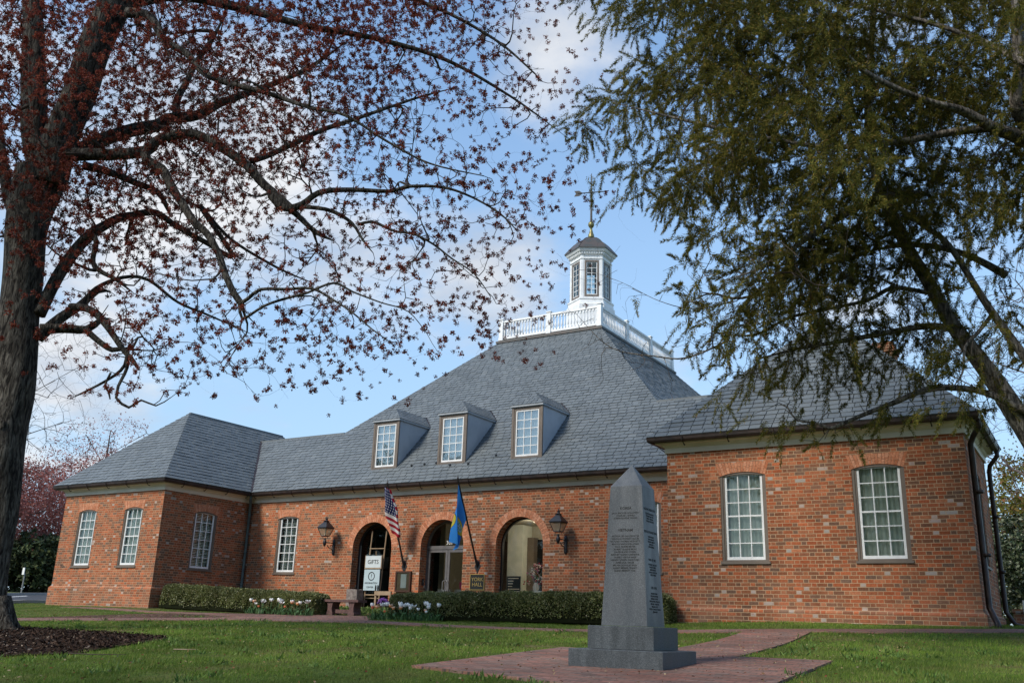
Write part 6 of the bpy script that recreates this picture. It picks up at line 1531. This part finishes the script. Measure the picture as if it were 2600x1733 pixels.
# ------------------------------------------------------------------ clipped hedges
MT['hedge_leaf'] = island_material('box_leaf', [(0, (.062, .074, .022)), (.4, (.115, .130, .038)), (.75, (.175, .185, .062)), (.93, (.25, .24, .10)), (1, (.30, .24, .13))], .42, .4, 1.2, .3, .12)
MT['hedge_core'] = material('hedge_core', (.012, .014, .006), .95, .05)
def hedge(label, line, width, nleaf):
    """line: (x, y, top z); a rounded clipped box of small leaves round a dark core"""
    L_ = densify([(x, y, zt, 0) for x, y, zt in line], .15); n = len(L_)
    c0 = L_[n//2]; r = thing('hedge', label, 'hedge', (float(c0[0]), float(c0[1]), zf(c0[0], c0[1])), 'clipped box hedges before the entrance')
    d = np.gradient(L_[:, :2], axis=0); d /= np.linalg.norm(d, axis=1, keepdims=True); nr = np.stack([d[:, 1], -d[:, 0]], 1)
    cum = np.concatenate([[0], np.cumsum(np.linalg.norm(np.diff(L_[:, :2], axis=0), axis=1))]); tot = cum[-1]
    def surf(s_, a):
        """s_ along, a 0..1 round the section from the front foot over the top to the back foot"""
        e = np.minimum(1, np.minimum(s_, tot-s_)/.42); e = np.sqrt(np.clip(1-(1-e)**2, 0, 1))
        x = np.interp(s_, cum, L_[:, 0]); y = np.interp(s_, cum, L_[:, 1]); zt = np.interp(s_, cum, L_[:, 2])
        nx = np.interp(s_, cum, nr[:, 0]); ny = np.interp(s_, cum, nr[:, 1]); zb = zg(x, y)
        t = a*math.pi; c, sn = np.cos(t), np.sin(t); p = .42
        o_ = np.sign(c)*np.abs(c)**p*width/2*(.55+.45*e); hgt = np.abs(sn)**p*(zt-zb)*(.78+.22*e)
        return np.stack([x+nx*o_, y+ny*o_, zb+hgt], -1)
    S_, A_ = np.meshgrid(np.linspace(.03, tot-.03, n*2), np.linspace(0, 1, 26), indexing='ij')
    v = surf(S_, A_); ctr = np.stack([np.interp(S_, cum, L_[:, 0]), np.interp(S_, cum, L_[:, 1]), v[..., 2]*0+np.interp(S_, cum, L_[:, 2])-.35], -1)
    v = ctr+(v-ctr)*.93; v = v.reshape(-1, 3); m_ = 26
    i = np.arange((2*n-1)*(m_-1)); a = (i//(m_-1))*m_+i % (m_-1); f = [list(q_) for q_ in np.stack([a, a+m_, a+m_+1, a+1], 1)]
    f += [list(range(m_)), [(2*n-1)*m_+k for k in range(m_)][::-1]]
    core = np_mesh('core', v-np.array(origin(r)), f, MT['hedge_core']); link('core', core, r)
    s_ = rng.random(nleaf)*tot; a = np.clip(rng.random(nleaf), .01, .99); a = np.where(rng.random(nleaf) < .45, a*.45, a)
    p = surf(s_, a); ctr = np.stack([np.interp(s_, cum, L_[:, 0]), np.interp(s_, cum, L_[:, 1]), np.interp(s_, cum, L_[:, 2])-.35], -1)
    out = p-ctr; out /= np.linalg.norm(out, axis=1, keepdims=True)
    lum = .018*np.sin(p[:, 0]*5.1+p[:, 2]*9)+.018*np.sin(p[:, 0]*11.3-p[:, 2]*7+p[:, 1]*5)
    p = p+out*(rng.normal(0, .012, nleaf)+lum-.012)[:, None]
    # the ends of the hedge
    ne = nleaf//14; en = []
    for se, sg in ((.03, -1), (tot-.03, 1)):
        q_ = surf(np.full(ne, se), rng.random(ne)); cc = np.array([np.interp(se, cum, L_[:, 0]), np.interp(se, cum, L_[:, 1]), 0])
        k = rng.random((ne, 1))**.5; base = np.concatenate([np.repeat(cc[None, :2], ne, 0), q_[:, 2:3]], 1); q2 = base+(q_-base)*k; q2[:, 2] = zg(q2[:, 0], q2[:, 1])+(q_[:, 2]-zg(q_[:, 0], q_[:, 1]))*rng.random(ne)
        dd = np.array([np.interp(se, cum, d[:, 0]), np.interp(se, cum, d[:, 1]), 0])*sg; q2 = q2+dd*(.02+rng.normal(0, .015, (ne, 1))); en.append((q2, np.repeat(dd[None], ne, 0)))
    p = np.concatenate([p]+[e[0] for e in en]); out = np.concatenate([out]+[e[1] for e in en])
    dr = out*.25+rand_units(len(p))*.8+np.array([0, 0, .25]); dr /= np.linalg.norm(dr, axis=1, keepdims=True)
    v, f = leaf_quads(p, dr, rng.uniform(.026, .055, len(p)), rng.uniform(.009, .017, len(p)))
    link('foliage', np_mesh('foliage', v-np.array(origin(r)), f, MT['hedge_leaf']), r)
hedge('long clipped box hedge in front of the far wing, ending at the stone bench', [(-25.55, 20.35, .66), (-23, 20.25, .56), (-20.9, 20.05, .48), (-18.4, 19.75, .41)], .95, 52000)
hedge('clipped box hedge below the name plaque, running behind the granite monument', [(-15.15, 18.98, .41), (-12.5, 19.05, .46), (-10.4, 19.15, .49), (-7.9, 19.2, .50)], 1.0, 42000)

# ------------------------------------------------------------------ low plants behind the bench
MT['lowleaf'] = island_material('ground_cover', [(0, (.09, .16, .03)), (.5, (.15, .22, .05)), (1, (.22, .26, .09))], .6, .2, 1., .3, .2)
n = 9000; q_ = fill_poly([(-20.3, 20.3), (-16.0, 20.4), (-15.2, 19.7), (-14.7, 19.5), (-14.6, 22.6), (-20.3, 22.8)], n)
P_ = np.stack([q_[:, 0], q_[:, 1], zg(q_[:, 0], q_[:, 1])+rng.random(n)**.7*.20], 1); d = rand_units(n); d[:, 2] = np.abs(d[:, 2])+.2; d /= np.linalg.norm(d, axis=1, keepdims=True)
v, f = leaf_quads(P_, d, rng.uniform(.04, .09, n), rng.uniform(.012, .024, n))
setprops(link('ground_cover', np_mesh('ground_cover', v, f, MT['lowleaf'])), 'low leafy plants behind the stone bench', 'ground cover', None, 'stuff')

# ------------------------------------------------------------------ tulips
def petal_mat(name, stops):
    mt = bpy.data.materials.new(name); mt.use_nodes = True; q = NT(mt.node_tree); b = q.n['Principled BSDF']; b.inputs['Roughness'].default_value = .5
    oc = q.new('ShaderNodeTexCoord').outputs['Object']; _, _, z = q.sep(oc)
    q.l.new(q.ramp(q.mr(z, .27, .39, smooth=False), stops), b.inputs['Base Color']); return mt
TU = {'white': petal_mat('tulip_white', [(0, (.75, .30, .14)), (.22, (.85, .68, .58)), (.5, (.88, .86, .84)), (1, (.9, .9, .88))]),
      'orange': petal_mat('tulip_orange', [(0, (.75, .35, .08)), (.4, (.80, .28, .08)), (1, (.85, .66, .52))]),
      'red': petal_mat('tulip_coral', [(0, (.70, .18, .06)), (.5, (.72, .15, .07)), (1, (.75, .25, .12))])}
MT['tulip_leaf'] = material('tulip_leaf', (.075, .145, .05), .5, .3, (.05, .11, .035), 9.)
def tulip_proto(kind, opening, h_):
    rr = random.Random(hash((kind, opening)) % 999 if False else len(kind)*7+int(opening*100)); parts = []
    mb = MB(); z0 = h_-.085
    for k in range(6):
        a0 = k*math.pi/3+(.3 if k % 2 else 0); inn = .88 if k % 2 else 1.0; vs = []
        for i, t in enumerate(np.linspace(0, 1, 6)):
            r = (.010+.034*math.sin(math.pi*min(1, t*.62+.12)))*inn+opening*.045*t*t; w = .034*math.sin(math.pi*(t*.9+.09))**.8
            for s in (-1, 0, 1):
                a = a0+s*w/max(r, .015)*.75; rr_ = r*(1-.06*abs(s)); vs.append((rr_*math.cos(a), rr_*math.sin(a), z0+.085*t*(1-.25*opening)))
        mb.add(vs, [[3*i+j, 3*i+j+1, 3*i+4+j, 3*i+3+j] for i in range(5) for j in range(2)])
    parts.append(('bloom', np_mesh('bloom', np.array(mb.v), mb.f, TU[kind], True)))
    mb = MB(); b = rr.uniform(-.03, .03); mb.tube([(b, b*.5, -.03), (b*.6, b*.3, h_*.45), (0, 0, z0+.004)], .0055, 5); parts.append(('stem', np_mesh('stem', np.array(mb.v), mb.f, MT['tulip_leaf'], True)))
    for k in range(3):
        mb = MB(); a = k*2.2+rr.random(); L = rr.uniform(.20, .30); vs = []
        for t in np.linspace(0, 1, 7):
            o_ = .015+.13*t**1.6; z = L*(t-.28*t**3); w = .022*math.sin(math.pi*(.12+.86*t))
            for s in (-1, 1): vs.append((o_*math.cos(a)-s*w*math.sin(a), o_*math.sin(a)+s*w*math.cos(a), z-.02+(.004 if s > 0 else 0)))
        mb.add(vs, [[2*i, 2*i+1, 2*i+3, 2*i+2] for i in range(6)]); parts.append(('leaf', np_mesh('leaf', np.array(mb.v), mb.f, MT['tulip_leaf'], True)))
    return parts
PROT = {(k, o): tulip_proto(k, o, .385) for k, o in (('white', .0), ('white', .35), ('white', .9), ('orange', .1), ('red', 0.))}
def tulip(kind, op, x, y, s, label, group):
    r = thing('tulip', label, 'tulip', (x, y, zf(x, y)+.01), group); r.scale = (1.25*s, 1.25*s, s); r.rotation_euler = (random.uniform(-.12, .12), random.uniform(-.12, .12), random.uniform(0, 6.28))
    for nm, me in PROT[(kind, op)]: link(nm, me, r)
def bed(pts, where, group):
    for (x, y, kind, op, s) in pts:
        nm = {'white': 'white tulip', 'orange': 'orange flushed tulip', 'red': 'short coral red tulip'}[kind]
        if kind == 'white' and op > .8: nm = 'wide open white tulip'
        tulip(kind, op, x, y, s, nm+' '+where, group)
rr = random.Random(12)
A_, B_ = (-20.9, 19.38), (-18.0, 18.8)
g1 = [(A_[0]+(B_[0]-A_[0])*t+rr.uniform(-.05, .05), A_[1]+(B_[1]-A_[1])*t+o_, k, op, s) for t, o_, k, op, s in (
    (.02, .10, 'white', 0., 1.08), (.10, .05, 'orange', .1, 1.0), (.17, .16, 'white', .35, 1.06), (.19, -.1, 'white', .9, .85), (.27, .02, 'white', .9, 1.0), (.27, -.12, 'red', 0., .62), (.36, .14, 'white', .35, 1.14), (.45, .12, 'white', 0., 1.15), (.55, .08, 'white', .35, 1.08), (.60, -.05, 'white', .9, .96), (.66, -.1, 'red', 0., .66), (.70, .12, 'white', 0., 1.05), (.78, .0, 'orange', .1, 1.0), (.84, -.06, 'orange', .1, .92), (.88, .06, 'white', 0., .98), (.93, .1, 'white', .35, 1.1), (.99, .06, 'white', .9, 1.08))]
bed(g1, 'in the clump before the long hedge', 'tulips before the far hedge')
A_, B_ = (-15.15, 17.95), (-13.45, 18.32)
g2 = [(A_[0]+(B_[0]-A_[0])*t+rr.uniform(-.04, .04), A_[1]+(B_[1]-A_[1])*t+o_, k, op, s) for t, o_, k, op, s in (
    (.02, .05, 'white', 0., 1.02), (.08, -.05, 'red', 0., .85), (.14, .08, 'white', 0., 1.06), (.18, .02, 'white', .35, 1.05), (.22, .1, 'white', 0., 1.08), (.17, -.1, 'orange', .1, .9), (.31, .1, 'orange', .1, .98), (.36, .25, 'white', 0., 1.12), (.41, .1, 'white', 0., 1.0), (.29, -.16, 'red', 0., .6), (.43, -.06, 'orange', .1, .84), (.49, .05, 'white', .35, 1.02), (.50, -.05, 'orange', .1, .85), (.56, .06, 'white', 0., 1.06), (.63, .03, 'white', .35, 1.03), (.65, -.1, 'white', 0., .86), (.71, .0, 'white', .9, 1.0), (.79, .12, 'white', 0., 1.16), (.78, -.1, 'white', 0., .78), (.86, -.1, 'orange', .1, .72), (.87, .06, 'white', 0., 1.08), (.94, -.02, 'white', 0., .92), (.99, .05, 'white', 0., 1.06), (.93, -.15, 'white', 0., .62))]
bed(g2, 'in the clump below the notice case', 'tulips before the near hedge')
n = 900; P_ = []
for (x, y, *_r) in g1+g2:
    k = 16; a = rng.random(k)*6.28; P_.append(np.stack([x+rng.normal(0, .10, k), y+rng.normal(0, .08, k), np.zeros(k)], 1))
P_ = np.concatenate(P_); P_[:, 2] = zg(P_[:, 0], P_[:, 1]); d = rand_units(len(P_))*.45; d[:, 2] = 1; d /= np.linalg.norm(d, axis=1, keepdims=True)
v, f = leaf_quads(P_, d, rng.uniform(.10, .24, len(P_)), rng.uniform(.008, .018, len(P_)))
setprops(link('tulip_foliage', np_mesh('tulip_foliage', v, f, MT['tulip_leaf'])), 'grey green leaves filling the tulip clumps', 'foliage', None, 'stuff')

# ------------------------------------------------------------------ grass, mulch chips
def grass_patch():
    N = 620000
    rr_ = 5.2+ (24-5.2)*rng.random(N)**1.35
    az = YAW+rng.uniform(-.62, .60, N)
    x = rr_*np.sin(az); y = rr_*np.cos(az)
    far = rng.random(N) < .2
    x2 = -36+rng.random(N)*40; y2 = 8+rng.random(N)*17; x = np.where(far, x2, x); y = np.where(far, y2, y)
    keep = np.ones(N, bool)
    xj, yj = x+rng.normal(0, .018, N)+.03*np.sin(y*9+x*4), y+rng.normal(0, .018, N)+.03*np.sin(x*11-y*3)
    for p in (PLAZA, SPUR, WALK, ROAD): keep &= ~in_poly(xj, yj, p)
    keep &= ~in_poly(x+.10*np.sin(y*5.3)+rng.normal(0, .09, N), y+.10*np.sin(x*4.7)+rng.normal(0, .09, N), MULCH)
    keep &= ~((y > 19.66) & (x > -31.3) & (x < -25.4)) & ~((y > 19.66) & (x > -8.3) & (x < -1.8)) & ~(in_poly(x, y, COURT) & (y > 20.3))
    c0, s0 = math.cos(OTH), math.sin(OTH)
    # worn patches
    w = np.sin(x*1.7+2*np.sin(y*.9))*np.sin(y*2.1+1.5*np.sin(x*1.1))+.6*np.sin(x*4.3+y*3.1)*np.sin(y*5.2-x*2.2)
    keep &= rng.random(N) > np.clip((w-.35)*1.2, 0, .9)
    x, y, w = x[keep], y[keep], w[keep]; n = len(x)
    P_ = np.stack([x, y, zg(x, y)-.004], 1); dist = np.hypot(x, y)
    lean = rng.normal(0, .38, (n, 3)); d = lean+np.array([.12, .1, 1.]); d /= np.linalg.norm(d, axis=1, keepdims=True)
    tuft = .75+.35*np.sin(x*3.3+np.sin(y*2.7)*2)*np.sin(y*3.9+1.2*np.sin(x*2.1))
    L = rng.uniform(.026, .072, n)*np.clip(tuft, .5, 1.2); wd = rng.uniform(.0014, .0028, n)*np.clip(dist/8, .85, 2.2)
    v, f = blade_tris(P_, d, L, wd)
    mt = bpy.data.materials.new('grass_blades'); mt.use_nodes = True; q = NT(mt.node_tree); b = q.n['Principled BSDF']; b.inputs['Roughness'].default_value = .6; b.inputs['Specular IOR Level'].default_value = .2
    g = q.new('ShaderNodeNewGeometry'); pos = g.outputs['Position']
    col = q.ramp(g.outputs['Random Per Island'], [(0, (.080, .145, .018)), (.4, (.118, .200, .025)), (.75, (.165, .240, .034)), (.93, (.215, .245, .055)), (1, (.30, .25, .10))])
    dry = q.mr(q.noise(pos, 1.1, 6, .65), .48, .74, 0., .65)
    col = q.mix(dry, col, (.19, .17, .06))
    k = q.mr(q.noise(pos, .6, 5), .3, .7, .62, 1.3); col = q.mix(1., col, q.xyz(k, k, k), 'MULTIPLY')
    q.l.new(col, b.inputs['Base Color'])
    t = q.new('ShaderNodeBsdfTranslucent'); q.l.new(col, t.inputs[0]); ms = q.new('ShaderNodeMixShader'); ms.inputs[0].default_value = .3
    q.l.new(b.outputs[0], ms.inputs[1]); q.l.new(t.outputs[0], ms.inputs[2]); q.l.new(ms.outputs[0], q.n['Material Output'].inputs[0])
    setprops(link('grass', np_mesh('grass', v, f, mt)), 'short spring grass of the lawn', 'grass', None, 'stuff')
grass_patch()
n = 16000; q_ = fill_poly(MULCH, n*2); q_ = q_[np.hypot(q_[:, 0], q_[:, 1]) < 22][:n]; n = len(q_)
P_ = np.stack([q_[:, 0], q_[:, 1], zg(q_[:, 0], q_[:, 1])+.022+rng.random(n)*.02], 1); d = rand_units(n); d[:, 2] *= .35; d /= np.linalg.norm(d, axis=1, keepdims=True)
MT['chips'] = island_material('bark_chips', [(0, (.014, .008, .006)), (.5, (.032, .018, .012)), (.85, (.06, .035, .024)), (.95, (.12, .085, .06)), (1, (.30, .24, .19))], .9, .1, 10, .3)
v, f = leaf_quads(P_, d, rng.uniform(.025, .085, n), rng.uniform(.005, .014, n))
setprops(link('mulch_chips', np_mesh('mulch_chips', v, f, MT['chips'])), 'shredded dark bark chips of the mulch bed', 'mulch', None, 'stuff')
# buds dropped by the maple, clippings and clover in the turf
n = 5200; q_ = np.stack([-26+24*rng.random(n), 4.5+12*rng.random(n)], 1)
for p in (MULCH,): q_ = q_[~in_poly(q_[:, 0], q_[:, 1], p)]
P_ = np.stack([q_[:, 0], q_[:, 1], zg(q_[:, 0], q_[:, 1])+.035+.012*rng.random(len(q_))], 1); d = rand_units(len(q_)); d[:, 2] *= .3; d /= np.linalg.norm(d, axis=1, keepdims=True)
MT['litter'] = island_material('lawn_litter', [(0, (.10, .03, .02)), (.4, (.16, .06, .03)), (.6, (.24, .18, .09)), (.85, (.34, .28, .17)), (1, (.12, .05, .03))], .9, .1, 10, .2)
v, f = leaf_quads(P_, d, rng.uniform(.012, .045, len(q_)), rng.uniform(.004, .010, len(q_)))
setprops(link('lawn_litter', np_mesh('lawn_litter', v, f, MT['litter'])), 'fallen maple buds and dry clippings scattered on the grass', 'litter', None, 'stuff')
n = 260; c = np.stack([-20+19*rng.random(n), 5.5+11*rng.random(n)], 1); ok = np.ones(n, bool)
for p in (PLAZA, SPUR, WALK, MULCH): ok &= ~in_poly(c[:, 0], c[:, 1], p)
c = c[ok]; k = 26; b_ = np.repeat(c, k, 0)+rng.normal(0, .07, (len(c)*k, 2)); P_ = np.stack([b_[:, 0], b_[:, 1], zg(b_[:, 0], b_[:, 1])+.008], 1)
d = rand_units(len(P_)); d[:, 2] = np.abs(d[:, 2])+.5; d /= np.linalg.norm(d, axis=1, keepdims=True)
v, f = leaf_quads(P_, d, rng.uniform(.04, .11, len(P_)), rng.uniform(.004, .012, len(P_)))
MT['weed'] = island_material('turf_weed', [(0, (.05, .10, .02)), (.5, (.09, .16, .03)), (1, (.15, .20, .05))], .6, .2, 3, .3, .2)
setprops(link('turf_weeds', np_mesh('turf_weeds', v, f, MT['weed'])), 'coarser tufts and weeds standing in the lawn', 'weeds', None, 'stuff')
# fallen twigs on the lawn
for lb, pts in (('bare fallen twig lying on the grass at the right edge', [(-2.0, 8.3), (-1.86, 8.34), (-1.74, 8.3), (-1.70, 8.15)]), ('thin dark twig lying on the grass before the mulch bed', [(-10.3, 6.9), (-9.95, 6.95), (-9.6, 7.15)]), ('short pale twig lying on the grass right of the mulch bed', [(-9.9, 8.05), (-9.75, 8.13), (-9.65, 8.22)])):
    mb = MB(); mb.tube([(x, y, zf(x, y)+.045) for x, y in pts], [.006]*(len(pts)-1)+[.003], 5); x, y = pts[0]
    setprops(mb.build('twig', MT['easel'] if 'dark' not in lb else MT['twig'], None, False, (x, y, zf(x, y))), lb, 'twig', 'fallen twigs on the lawn')
